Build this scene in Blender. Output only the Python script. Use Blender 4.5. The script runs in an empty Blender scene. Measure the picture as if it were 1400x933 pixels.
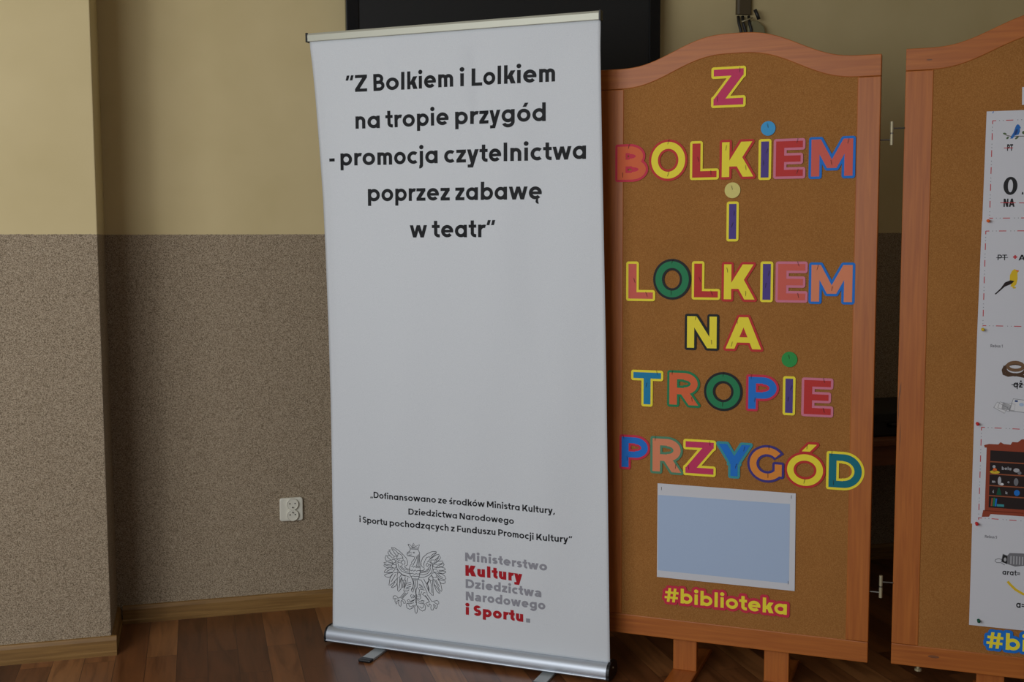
import bpy, bmesh, math, random
from mathutils import Vector, Matrix
from mathutils.geometry import delaunay_2d_cdt

random.seed(4)
SC = bpy.context.scene
COL = SC.collection

# ------------------------------------------------------------------ camera, world, light, exposure
EYE = 1.3754
PITCH, ROLL = 0.08687, -0.003814
LENS = 40.601
cd = bpy.data.cameras.new('camera'); cd.sensor_width = 36; cd.sensor_fit = 'HORIZONTAL'; cd.lens = LENS
cd.clip_start = 0.05; cd.clip_end = 60
cam = bpy.data.objects.new('camera', cd); COL.objects.link(cam)
_f = Vector((0, math.cos(PITCH), -math.sin(PITCH))); _u = Vector((0, math.sin(PITCH), math.cos(PITCH))); _x = Vector((1, 0, 0))
_c, _s = math.cos(ROLL), math.sin(ROLL)
_xr = _c*_x + _s*_u; _ur = -_s*_x + _c*_u
cam.matrix_world = Matrix(((_xr.x, _ur.x, -_f.x, 0), (_xr.y, _ur.y, -_f.y, 0), (_xr.z, _ur.z, -_f.z, EYE), (0, 0, 0, 1)))
SC.camera = cam

world = bpy.data.worlds.new('room_daylight'); SC.world = world; world.use_nodes = True
bg = world.node_tree.nodes['Background']
bg.inputs[0].default_value = (0.80, 0.88, 1.0, 1); bg.inputs[1].default_value = 0.08

def area(name, loc, target, sx, sy, power, col):
    l = bpy.data.lights.new(name, 'AREA'); l.shape = 'RECTANGLE'; l.size = sx; l.size_y = sy; l.energy = power; l.color = col
    o = bpy.data.objects.new(name, l); COL.objects.link(o); o.location = loc
    o.rotation_euler = (Vector(target) - Vector(loc)).to_track_quat('-Z', 'Y').to_euler()
    return o
area('assumed_window_daylight', (-2.7, 0.3, 1.90), (0.3, 4.0, 1.45), 1.6, 1.4, 45, (0.94, 0.97, 1.0))  # area lamp for an assumed, unseen window, inferred from light falling from the left
area('added_rear_light', (-1.8, -0.9, 1.75), (0.0, 4.0, 1.25), 1.8, 1.4, 57, (0.94, 0.97, 1.0))  # added area lamp floating mid-room behind the camera, not at any window
SC.view_settings.view_transform = 'Standard'; SC.view_settings.look = 'None'
SC.view_settings.exposure = 0.0; SC.view_settings.gamma = 1.0; SC.view_settings.use_curve_mapping = False

# ------------------------------------------------------------------ helpers
def lin(r, g, b):
    f = lambda c: c/12.92 if c <= 0.04045 else ((c+0.055)/1.055)**2.4
    return (f(r/255), f(g/255), f(b/255), 1)

def mat(name, col, rough=0.6, metal=0.0, spec=0.5):
    m = bpy.data.materials.new(name); m.use_nodes = True
    b = m.node_tree.nodes['Principled BSDF']
    b.inputs['Base Color'].default_value = col; b.inputs['Roughness'].default_value = rough
    b.inputs['Metallic'].default_value = metal; b.inputs['Specular IOR Level'].default_value = spec
    return m

def N(m, kind, **kw):
    n = m.node_tree.nodes.new(kind)
    for k, v in kw.items(): setattr(n, k, v)
    return n
def LK(m, a, b): m.node_tree.links.new(a, b)
def ramp(m, stops):
    r = N(m, 'ShaderNodeValToRGB')
    e = r.color_ramp.elements
    e[0].position, e[0].color = stops[0]; e[1].position, e[1].color = stops[-1]
    for p, c in stops[1:-1]:
        q = e.new(p); q.color = c
    return r
def bsdf(m): return m.node_tree.nodes['Principled BSDF']
def coords(m, scale, src='Object'):
    t = N(m, 'ShaderNodeTexCoord'); mp = N(m, 'ShaderNodeMapping')
    mp.inputs['Scale'].default_value = scale
    LK(m, t.outputs[src], mp.inputs['Vector'])
    return t, mp

def wood_mat(name, dark, light, axis, rough=0.42):
    m = mat(name, light, rough, spec=0.35)
    sc = {'x': (3, 60, 60), 'y': (60, 3, 60), 'z': (60, 60, 3)}[axis]
    t, mp = coords(m, sc)
    n1 = N(m, 'ShaderNodeTexNoise'); n1.inputs['Scale'].default_value = 1.6; n1.inputs['Detail'].default_value = 6; n1.inputs['Distortion'].default_value = 0.6
    LK(m, mp.outputs[0], n1.inputs['Vector'])
    r = ramp(m, [(0.25, dark), (0.75, light)])
    LK(m, n1.outputs['Fac'], r.inputs[0]); LK(m, r.outputs[0], bsdf(m).inputs['Base Color'])
    return m

# ------------------------------------------------------------------ materials
M = {}
BEECH_D, BEECH_L = lin(164, 90, 38), lin(190, 112, 48)
M['beech_x'] = wood_mat('beech_grain_across', BEECH_D, BEECH_L, 'x')
M['beech_z'] = wood_mat('beech_grain_upright', BEECH_D, BEECH_L, 'z')
M['beech_y'] = wood_mat('beech_grain_deep', BEECH_D, BEECH_L, 'y')
M['oak_x'] = wood_mat('oak_baseboard', lin(114, 82, 42), lin(148, 112, 62), 'x', 0.45)
M['table_wood'] = wood_mat('brown_table_wood', lin(112, 70, 44), lin(140, 90, 58), 'x', 0.45)

def cork():
    m = mat('cork', lin(170, 112, 48), 0.85, spec=0.15)
    t, mp = coords(m, (1, 1, 1))
    a = N(m, 'ShaderNodeTexNoise'); a.inputs['Scale'].default_value = 340; a.inputs['Detail'].default_value = 3
    b = N(m, 'ShaderNodeTexNoise'); b.inputs['Scale'].default_value = 7; b.inputs['Detail'].default_value = 2
    LK(m, mp.outputs[0], a.inputs['Vector']); LK(m, mp.outputs[0], b.inputs['Vector'])
    r = ramp(m, [(0.28, lin(148, 97, 47)), (0.52, lin(165, 112, 58)), (0.74, lin(180, 127, 72))])
    LK(m, a.outputs['Fac'], r.inputs[0])
    mx = N(m, 'ShaderNodeMixRGB', blend_type='MULTIPLY'); mx.inputs[0].default_value = 1
    r2 = ramp(m, [(0.3, (0.94, 0.94, 0.93, 1)), (0.7, (1.03, 1.03, 1.02, 1))])
    LK(m, b.outputs['Fac'], r2.inputs[0]); LK(m, r.outputs[0], mx.inputs[1]); LK(m, r2.outputs[0], mx.inputs[2])
    LK(m, mx.outputs[0], bsdf(m).inputs['Base Color'])
    bp = N(m, 'ShaderNodeBump'); bp.inputs['Strength'].default_value = 0.25; bp.inputs['Distance'].default_value = 0.001
    LK(m, a.outputs['Fac'], bp.inputs['Height']); LK(m, bp.outputs[0], bsdf(m).inputs['Normal'])
    return m
M['cork'] = cork()

DADO = 1.401
def wall_mat():
    """cream paint above, coarse two-tone mosaic plaster up to the dado line"""
    m = mat('painted_wall_with_mosaic_plaster_dado', lin(214, 196, 150), 0.8, spec=0.2)
    t, mp = coords(m, (1, 1, 1))
    # grains
    v = N(m, 'ShaderNodeTexVoronoi'); v.inputs['Scale'].default_value = 520
    LK(m, mp.outputs[0], v.inputs['Vector'])
    sep = N(m, 'ShaderNodeSeparateColor'); LK(m, v.outputs['Color'], sep.inputs[0])
    gr = ramp(m, [(0.0, lin(94, 81, 63)), (0.25, lin(131, 115, 94)), (0.55, lin(160, 143, 120)), (0.8, lin(188, 172, 148)), (1.0, lin(144, 127, 103))])
    LK(m, sep.outputs[0], gr.inputs[0])
    # paint, very slightly uneven
    n = N(m, 'ShaderNodeTexNoise'); n.inputs['Scale'].default_value = 3.0; n.inputs['Detail'].default_value = 3
    LK(m, mp.outputs[0], n.inputs['Vector'])
    pr = ramp(m, [(0.3, lin(204, 186, 139)), (0.7, lin(213, 195, 149))])
    LK(m, n.outputs['Fac'], pr.inputs[0])
    # border at the dado height, roughened a little
    sx = N(m, 'ShaderNodeSeparateXYZ'); LK(m, t.outputs['Object'], sx.inputs[0])
    n2 = N(m, 'ShaderNodeTexNoise'); n2.inputs['Scale'].default_value = 120; LK(m, mp.outputs[0], n2.inputs['Vector'])
    ad = N(m, 'ShaderNodeMath', operation='MULTIPLY_ADD'); ad.inputs[1].default_value = 0.006; LK(m, n2.outputs['Fac'], ad.inputs[0]); LK(m, sx.outputs[2], ad.inputs[2])
    lt = N(m, 'ShaderNodeMath', operation='LESS_THAN'); lt.inputs[1].default_value = DADO + 0.003; LK(m, ad.outputs[0], lt.inputs[0])
    mx = N(m, 'ShaderNodeMixRGB'); LK(m, lt.outputs[0], mx.inputs[0]); LK(m, pr.outputs[0], mx.inputs[1]); LK(m, gr.outputs[0], mx.inputs[2])
    LK(m, mx.outputs[0], bsdf(m).inputs['Base Color'])
    mu = N(m, 'ShaderNodeMath', operation='MULTIPLY'); LK(m, lt.outputs[0], mu.inputs[0]); LK(m, v.outputs['Distance'], mu.inputs[1])
    bp = N(m, 'ShaderNodeBump'); bp.inputs['Strength'].default_value = 0.2; bp.inputs['Distance'].default_value = 0.002; bp.invert = True
    LK(m, mu.outputs[0], bp.inputs['Height']); LK(m, bp.outputs[0], bsdf(m).inputs['Normal'])
    return m
M['wall'] = wall_mat()

def floor_mat():
    m = mat('walnut_strip_laminate', lin(120, 76, 46), 0.28, spec=0.45)
    t = N(m, 'ShaderNodeTexCoord'); mp = N(m, 'ShaderNodeMapping'); mp.inputs['Rotation'].default_value = (0, 0, math.pi/2)
    LK(m, t.outputs['Object'], mp.inputs['Vector'])
    br = N(m, 'ShaderNodeTexBrick'); br.offset = 0.37; br.offset_frequency = 2; br.squash = 1
    br.inputs['Scale'].default_value = 1.0; br.inputs['Brick Width'].default_value = 0.62; br.inputs['Row Height'].default_value = 0.098
    br.inputs['Mortar Size'].default_value = 0.0009; br.inputs['Mortar Smooth'].default_value = 0.2; br.inputs['Bias'].default_value = 0.0
    br.inputs['Color1'].default_value = (0, 0, 0, 1); br.inputs['Color2'].default_value = (1, 1, 1, 1); br.inputs['Mortar'].default_value = (0.3, 0.3, 0.3, 1)
    LK(m, mp.outputs[0], br.inputs['Vector'])
    # grain runs along each strip; every strip gets its own offset
    mp2 = N(m, 'ShaderNodeMapping'); mp2.inputs['Scale'].default_value = (26, 2.6, 1); LK(m, t.outputs['Object'], mp2.inputs['Vector'])
    off = N(m, 'ShaderNodeVectorMath', operation='MULTIPLY_ADD'); off.inputs[1].default_value = (31, 17, 5)
    LK(m, br.outputs['Color'], off.inputs[0]); LK(m, mp2.outputs[0], off.inputs[2])
    n = N(m, 'ShaderNodeTexNoise'); n.inputs['Scale'].default_value = 1.0; n.inputs['Detail'].default_value = 7; n.inputs['Distortion'].default_value = 1.1
    LK(m, off.outputs[0], n.inputs['Vector'])
    base = ramp(m, [(0.0, lin(92, 54, 32)), (0.4, lin(118, 73, 42)), (0.75, lin(138, 88, 51)), (1.0, lin(160, 108, 64))])
    LK(m, br.outputs['Color'], base.inputs[0])
    g = ramp(m, [(0.3, (0.55, 0.52, 0.5, 1)), (0.5, (0.9, 0.9, 0.9, 1)), (0.75, (1.12, 1.1, 1.06, 1))])
    LK(m, n.outputs['Fac'], g.inputs[0])
    mx = N(m, 'ShaderNodeMixRGB', blend_type='MULTIPLY'); mx.inputs[0].default_value = 1
    LK(m, base.outputs[0], mx.inputs[1]); LK(m, g.outputs[0], mx.inputs[2])
    dk = N(m, 'ShaderNodeMixRGB'); dk.inputs[2].default_value = lin(50, 30, 20); LK(m, br.outputs['Fac'], dk.inputs[0]); LK(m, mx.outputs[0], dk.inputs[1])
    LK(m, dk.outputs[0], bsdf(m).inputs['Base Color'])
    return m
M['floor'] = floor_mat()

def cloth_mat():
    m = mat('white_banner_cloth', lin(218, 219, 222), 0.6, spec=0.25)
    t, mp = coords(m, (1, 1, 1))
    n = N(m, 'ShaderNodeTexNoise'); n.inputs['Scale'].default_value = 700; n.inputs['Detail'].default_value = 2
    LK(m, mp.outputs[0], n.inputs['Vector'])
    r = ramp(m, [(0.3, lin(212, 216, 220)), (0.7, lin(224, 228, 231))]); LK(m, n.outputs['Fac'], r.inputs[0])
    LK(m, r.outputs[0], bsdf(m).inputs['Base Color'])
    return m
M['cloth'] = cloth_mat()
M['aluminium'] = mat('brushed_aluminium', lin(196, 202, 210), 0.48, 0.7)
M['rail_metal'] = mat('satin_champagne_aluminium', lin(196, 196, 180), 0.5, 0.35)
M['foot_metal'] = mat('grey_painted_steel', lin(172, 176, 176), 0.45, 0.3)
M['black'] = mat('black_plastic', lin(18, 18, 20), 0.42)
M['tv_black'] = mat('gloss_black_plastic', lin(14, 14, 15), 0.25, spec=0.4)
M['screen'] = mat('dark_screen', lin(42, 42, 42), 0.42, spec=0.3)
M['case_black'] = mat('matt_black_case', lin(16, 15, 15), 0.6)
M['steel'] = mat('pale_plated_steel', lin(176, 166, 134), 0.5, 0.4)
M['pin_steel'] = mat('dull_pin_steel', lin(110, 106, 100), 0.4, 0.8)
M['socket_white'] = mat('ivory_plastic', lin(222, 219, 204), 0.4)
M['hole'] = mat('dark_hole', lin(20, 18, 16), 0.7)
M['duct'] = mat('brown_cable_cover', lin(84, 72, 50), 0.6)
M['cable'] = mat('black_cable', lin(34, 32, 30), 0.5)
M['mesh_sleeve'] = mat('grey_green_sleeve', lin(138, 132, 98), 0.6)
M['paper'] = mat('white_paper', lin(214, 215, 220), 0.7, spec=0.2)
M['ceiling'] = mat('white_ceiling', lin(225, 223, 215), 0.9, spec=0.1)
INK = {
    'ink': lin(27, 28, 31), 'grey': lin(150, 150, 158), 'red': lin(176, 30, 40), 'line': lin(70, 70, 74),
}
for k, c in INK.items(): M['ink_'+k] = mat('print_'+k, c, 0.6, spec=0.2)
PAPER = {
    'yellow': lin(248, 230, 60), 'crimson': lin(206, 50, 74), 'red': lin(196, 52, 48), 'magenta': lin(204, 56, 100),
    'orange': lin(222, 104, 60), 'purple': lin(82, 64, 140), 'pink': lin(216, 124, 146), 'coral': lin(214, 98, 84),
    'blue': lin(30, 118, 208), 'green': lin(34, 130, 82), 'black': lin(28, 32, 34), 'salmon': lin(226, 138, 100),
    'cyan': lin(24, 130, 176), 'sage': lin(88, 140, 108), 'teal': lin(62, 150, 156), 'amber': lin(228, 142, 56),
    'indigo': lin(66, 56, 130), 'petrol': lin(16, 116, 132), 'cream': lin(222, 210, 124), 'sky_blue': lin(66, 160, 214), 'leaf': lin(44, 150, 70),
    'sky': lin(176, 196, 224), 'dash_red': lin(196, 60, 66), 'ink': lin(36, 36, 38), 'bird_blue': lin(44, 110, 186),
    'bird_navy': lin(40, 70, 130), 'olive': lin(84, 104, 70), 'bird_yellow': lin(226, 190, 40), 'brown': lin(84, 60, 42),
    'brown_light': lin(122, 92, 66), 'mahogany': lin(150, 66, 42), 'case_dark': lin(40, 28, 26), 'shelf': lin(150, 84, 54),
    'pale_grey': lin(176, 176, 180), 'mid_grey': lin(120, 120, 124), 'white': lin(222, 222, 224), 'pin_red': lin(206, 44, 46),
    'pin_orange': lin(232, 104, 44), 'pin_yellow': lin(216, 186, 50), 'pin_green': lin(20, 84, 62),
}
for k, c in PAPER.items(): M['p_'+k] = mat('coloured_paper_'+k, c, 0.6, spec=0.25)
M['p_red_lift'] = M['p_red']

# ------------------------------------------------------------------ mesh helpers
def ident(x, y, z): return (x, y, z)
def link(name, me, material=None, parent=None):
    o = bpy.data.objects.new(name, me); COL.objects.link(o)
    if material is not None and len(me.materials) == 0: me.materials.append(material)
    if parent is not None: o.parent = parent
    return o
def obj(name, bm, material, parent=None, smooth=False, bevel=0.0, seg=2):
    bmesh.ops.recalc_face_normals(bm, faces=bm.faces)
    me = bpy.data.meshes.new(name); bm.to_mesh(me); bm.free()
    if smooth:
        for p in me.polygons: p.use_smooth = True
    o = link(name, me, material, parent)
    if bevel:
        b = o.modifiers.new('bevel', 'BEVEL'); b.width = bevel; b.segments = seg; b.limit_method = 'ANGLE'; b.angle_limit = 0.6
    return o
def thing(name, label, cat, loc=(0, 0, 0), rotz=0.0, group=None):
    o = bpy.data.objects.new(name, None); COL.objects.link(o); o.empty_display_size = 0.1
    o.location = loc; o.rotation_euler = (0, 0, rotz)
    tag(o, label, cat, group); return o
def tag(o, label, cat, group=None):
    o['label'] = label; o['category'] = cat
    if group: o['group'] = group
    return o
def struct(o): o['kind'] = 'structure'; return o
def box(bm, x0, x1, y0, y1, z0, z1):
    v = [bm.verts.new((x, y, z)) for x in (x0, x1) for y in (y0, y1) for z in (z0, z1)]
    for f in ((0, 1, 3, 2), (4, 6, 7, 5), (0, 4, 5, 1), (2, 3, 7, 6), (0, 2, 6, 4), (1, 5, 7, 3)):
        bm.faces.new([v[i] for i in f])
    return bm
def newbox(*a): return box(bmesh.new(), *a)
def prism(bm, pts, a0, a1, fn):
    """closed outline pts (2D) swept from a0 to a1; fn(p, q, a) -> xyz"""
    A = [bm.verts.new(fn(p, q, a0)) for p, q in pts]; B = [bm.verts.new(fn(p, q, a1)) for p, q in pts]
    n = len(pts)
    for i in range(n): bm.faces.new((A[i], A[(i+1) % n], B[(i+1) % n], B[i]))
    bm.faces.new(A); bm.faces.new(list(reversed(B)))
    return bm
def tube(bm, p, q, r, n=10, r2=None, caps=True):
    p, q = Vector(p), Vector(q); d = (q-p).normalized(); a = d.orthogonal().normalized(); b = d.cross(a)
    r2 = r if r2 is None else r2
    A = [bm.verts.new(p + (a*math.cos(t)+b*math.sin(t))*r) for t in [2*math.pi*i/n for i in range(n)]]
    B = [bm.verts.new(q + (a*math.cos(t)+b*math.sin(t))*r2) for t in [2*math.pi*i/n for i in range(n)]]
    for i in range(n): bm.faces.new((A[i], A[(i+1) % n], B[(i+1) % n], B[i]))
    if caps: bm.faces.new(A); bm.faces.new(list(reversed(B)))
    return bm
def path_tube(bm, pts, r, n=8):
    pts = [Vector(p) for p in pts]; rings = []
    for i, p in enumerate(pts):
        d = (pts[min(i+1, len(pts)-1)] - pts[max(i-1, 0)]).normalized()
        a = d.cross(Vector((0.31, 0.2, 0.93))).normalized(); b = d.cross(a)
        rings.append([bm.verts.new(p + (a*math.cos(t)+b*math.sin(t))*r) for t in [2*math.pi*k/n for k in range(n)]])
    for A, B in zip(rings, rings[1:]):
        for i in range(n): bm.faces.new((A[i], A[(i+1) % n], B[(i+1) % n], B[i]))
    bm.faces.new(rings[0]); bm.faces.new(list(reversed(rings[-1])))
    return bm
def lathe(bm, prof, c, axis='y', n=20):
    """prof = [(radius, offset along axis)]"""
    rings = []
    for r, h in prof:
        ring = []
        for i in range(n):
            t = 2*math.pi*i/n; a, b = r*math.cos(t), r*math.sin(t)
            ring.append(bm.verts.new((c[0]+a, c[1]+h, c[2]+b) if axis == 'y' else (c[0]+a, c[1]+b, c[2]+h)))
        rings.append(ring)
    for A, B in zip(rings, rings[1:]):
        for i in range(n): bm.faces.new((A[i], A[(i+1) % n], B[(i+1) % n], B[i]))
    bm.faces.new(rings[0]); bm.faces.new(list(reversed(rings[-1])))
    return bm

# ------------------------------------------------------------------ lettering: glyphs from bars, diagonals and arcs (cap height = 1)
def P(*pts): return ('p', list(pts))
def R(x0, y0, x1, y1): return P((x0, y0), (x1, y0), (x1, y1), (x0, y1))
def DG(x0, y0, x1, y1, hw): return P((x0, y0), (x0+hw, y0), (x1+hw, y1), (x1, y1))
def A(cx, cy, rx, ry, a0, a1, w): return ('a', cx, cy, rx, ry, a0, a1, w)
XH, ASC, DESC = 0.74, 1.05, -0.27

def glyph(ch, w, style='g'):
    """-> (primitives, width, left bearing, right bearing)"""
    X = XH; r = X/2; rx = 0.37; st, rd, dg_ = 0.085, 0.05, 0.02
    hw = w*1.08
    ring = lambda: A(rx, r, rx, r, 0, 360, w)
    dot = lambda x: A(x, X+0.225, w*.66, w*.66, 0, 360, w*.66)
    base = {'ó': 'o', 'ę': 'e', 'ą': 'a', 'ś': 's', 'Ó': 'O', 'ż': 'z'}.get(ch)
    if base:
        pr, W, lb, rb = glyph(base, w, style); pr = list(pr)
        if ch in 'óś':
            c = W/2; pr.append(DG(c-w*.35, X+.10, c+.06, X+.33, w*1.0))
        elif ch == 'Ó':
            c = W/2; pr.append(DG(c-w*.55, 1.09, c+.10, 1.32, w*1.25))
        elif ch == 'ż': pr.append(dot(W/2))
        else:
            ox = W-.13 if ch == 'ą' else W*.62
            pr.append(A(ox+.07, -.10, .15, .15, 90, 285, w*.72))
        return pr, W, lb, rb
    if ch == 'a':
        if style == 'b':
            W = .66
            return [R(W-w, 0, W, .46), A(W/2, .45, W/2, X-.45, 0, 155, w*.95), A(W*.40, .225, W*.40, .225, 60, 400, w*.85), R(W*.38, .30, W-w*.5, .30+w*.72)], W, rd, st
        return [ring(), R(2*rx-w, 0, 2*rx, X)], 2*rx, rd, st
    if ch == 'b': return [ring(), R(0, 0, w, ASC)], 2*rx, st, rd
    if ch == 'd': return [ring(), R(2*rx-w, 0, 2*rx, ASC)], 2*rx, rd, st
    if ch == 'c': return [A(rx, r, rx, r, 50, 310, w)], rx*1.72, rd, .03
    if ch == 'e': return [A(rx, r, rx, r, -2, 318, w), R(w*.6, r-w*.40, 2*rx-.01, r+w*.40)], 2*rx, rd, rd
    if ch == 'f': return [R(.10, 0, .10+w, ASC-.24), A(.38, ASC-.28, .28, .28, 88, 180, w), R(0, X-w*.9, .40, X)], .40, .03, .02
    if ch == 'g': return [ring(), R(2*rx-w, .03, 2*rx, X), A(rx, .05, rx, .34, 205, 360, w)], 2*rx, rd, st
    if ch in 'hnm':
        nw = .60 if ch != 'm' else .54; q = nw/2
        pr = [R(0, 0, w, ASC if ch == 'h' else X), A(q, X-q, q, q, 0, 180, w), R(nw-w, 0, nw, X-q)]
        if ch == 'm':
            o = nw-w; pr += [A(o+q, X-q, q, q, 0, 180, w), R(o+nw-w, 0, o+nw, X-q)]; nw += o
        return pr, nw, st, st*.9
    if ch == 'u':
        nw = .60; q = nw/2
        return [R(0, q, w, X), A(q, q, q, q, 180, 360, w), R(nw-w, 0, nw, X)], nw, st*.9, st
    if ch == 'i': return [R(0, 0, w, X), dot(w/2)], w, st, st
    if ch == 'j': return [R(0, -.10, w, X), A(w-.22, -.08, .22, .20, 265, 360, w), dot(w/2)], w, st, st
    if ch == 'k': return [R(0, 0, w, ASC), DG(w*.5, .26, .60-hw*1.05, X, hw*1.25), DG(.64-hw*1.2, 0, .22, .44, hw*1.25)], .64, st, .01
    if ch == 'l': return [R(0, 0, w, ASC)], w, st, st
    if ch == 'o': return [ring()], 2*rx, rd, rd
    if ch == 'p': return [ring(), R(0, DESC, w, X)], 2*rx, st, rd
    if ch == 'r': return [R(0, 0, w, X), A(.36, X-.36, .36, .36, 72, 180, w)], .45, st, .0
    if ch in 'sS':
        H, W = (X, .54) if ch == 's' else (1.0, .66)
        ry = (H+w)/4
        return [A(W*.5, H-ry, W*.48, ry, 28, 272, w), A(W*.5, ry, W*.5, ry, -152, 92, w)], W, .04, .04
    if ch == 't': return [R(.13, .20, .13+w, X+.25), A(.13+.27, .25, .27, .25, 180, 275, w), R(.38, 0, .47, w*.95), R(0, X-w*.9, .47, X)], .47, .02, .03
    if ch == 'w':
        h = hw*.95; W = 1.06
        return [DG(.20, 0, 0, X, h), DG(.20, 0, W/2-h/2, X, h), DG(W-.20-h, 0, W/2-h/2, X, h), DG(W-.20-h, 0, W-h, X, h)], W, dg_, dg_
    if ch == 'y':
        W = .66; c = W/2-hw/2; k = c/X; t = c-k*.30
        return [DG(c-.02, 0, 0, X, hw), DG(t, -.30, W-hw, X, hw), R(t-.10, -.30, t+hw*.6, -.30+w*.9)], W, dg_, dg_
    if ch == 'z':
        W = .56
        return [R(0, 0, W, w*.92), R(0, X-w*.92, W, X), DG(0, w*.8, W-hw*1.25, X-w*.8, hw*1.25)], W, .05, .05
    if ch in 'BPR':
        if ch == 'B':
            ry = (1+w)/4; b0, b1 = .30, .36
            return [R(0, 0, w, 1), R(w*.5, 0, b1, w), R(w*.5, ry*2-w, b1, ry*2), R(w*.5, 1-w, b0, 1),
                    A(b1, ry, .34, ry, -90, 90, w), A(b0, 1-ry, .33, ry, -90, 90, w)], .70, st, rd
        ry = .335; b = .38
        pr = [R(0, 0, w, 1), R(w*.5, 1-w, b, 1), R(w*.5, 1-2*ry, b, 1-2*ry+w), A(b, 1-ry, .36, ry, -90, 90, w)]
        if ch == 'R': pr.append(DG(.76-hw*1.15, 0, .76-hw*1.15-.22, .36, hw*1.15)); return pr, .76, st, .02
        return pr, .74, st, .03
    if ch == 'D': return [R(0, 0, w, 1), R(w*.5, 0, .38, w), R(w*.5, 1-w, .38, 1), A(.38, .5, .48, .5, -90, 90, w)], .86, st, rd
    if ch == 'E': return [R(0, 0, w, 1), R(w*.5, 0, .66, w*.93), R(w*.5, .5-w*.45, .60, .5+w*.45), R(w*.5, 1-w*.93, .65, 1)], .66, st, .04
    if ch == 'F': return [R(0, 0, w, 1), R(w*.5, .42-w*.45, .56, .42+w*.45), R(w*.5, 1-w*.93, .62, 1)], .62, st, .02
    if ch == 'G': return [A(.5, .5, .5, .5, 42, 322, w), R(.92-w, .14, .92, .50)], .95, rd, st
    if ch == 'I': return [R(0, 0, w, 1)], w, st, st
    if ch == 'K': return [R(0, 0, w, 1), DG(w*.5, .30, .80-hw*1.35, 1, hw*1.35), DG(.84-hw*1.3, 0, .26, .56, hw*1.3)], .84, st, .01
    if ch == 'L': return [R(0, 0, w, 1), R(w*.5, 0, .60, w*.93)], .60, st, .02
    if ch == 'M':
        W = 1.0; h = hw*1.05
        return [R(0, 0, w, 1), R(W-w, 0, W, 1), DG(W/2-h/2, .22, .0, 1, h), DG(W/2-h/2, .22, W-h, 1, h)], W, st, st
    if ch == 'N': return [R(0, 0, w, 1), R(.82-w, 0, .82, 1), DG(.82-hw*1.2, 0, 0, 1, hw*1.2)], .82, st, st
    if ch == 'O': return [A(.55, .5, .55, .5, 0, 360, w)], 1.1, rd, rd
    if ch == 'T': return [R(.40-w/2, 0, .40+w/2, 1), R(0, 1-w*.93, .80, 1)], .80, .02, .02
    if ch == 'Z': return [R(0, 0, .74, w*.93), R(0, 1-w*.93, .74, 1), DG(0, w*.8, .74-hw*1.3, 1-w*.8, hw*1.3)], .74, .05, .05
    if ch == 'Y': return [R(.45-w/2, 0, .45+w/2, .44), DG(.45-w/2, .38, 0, 1, hw*1.12), DG(.45+w/2-hw*1.12, .38, .90-hw*1.12, 1, hw*1.12)], .90, .0, .0
    if ch == 'A': return [DG(0, 0, .5-hw*.60, 1, hw*1.15), DG(1-hw*1.15, 0, .5-hw*.55, 1, hw*1.15), R(.22, .20, .78, .20+w*.85)], 1.0, .01, .01
    if ch == '#': return [DG(.14, 0, .24, 1, w*.85), DG(.48, 0, .58, 1, w*.85), R(0, .24, .84, .24+w*.8), R(.04, .60, .88, .60+w*.8)], .88, .05, .05
    if ch == '-': return [R(0, .28, .36, .28+w*.92)], .36, .05, .05
    if ch == '+': return [R(0, .32, .56, .32+w), R(.28-w/2, .04+w/2, .28+w/2, .60+w/2)], .56, .06, .06
    if ch == '=': return [R(0, .20, .56, .20+w*.8), R(0, .48, .56, .48+w*.8)], .56, .06, .06
    if ch == ',': return [DG(-.02, -.17, .10, .15, w*.9)], .22, .05, .05
    if ch == '■': return [R(0, 0, 1, 1)], 1, 0, 0
    if ch in '“”': return [DG(.0, .70, .08, 1.0, w*.85), DG(w*1.35, .70, .08+w*1.35, 1.0, w*.85)], .08+w*2.2, .05, .03
    if ch == '„': return [DG(.0, -.13, .07, .15, w*.85), DG(w*1.35, -.13, .07+w*1.35, .15, w*.85)], .07+w*2.2, .04, .04
    if ch == '1': return [R(.22, 0, .22+w, 1), DG(0, .72, .22, 1, w)], .44, .06, .06
    if ch == '5': return [R(.05, .5, .05+w, 1), R(.05, 1-w*.93, .58, 1), A(.28, .33, .32, .33, -140, 128, w)], .6, .05, .05
    if ch == ' ': return [], .25, 0, 0
    raise KeyError(ch)

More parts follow.
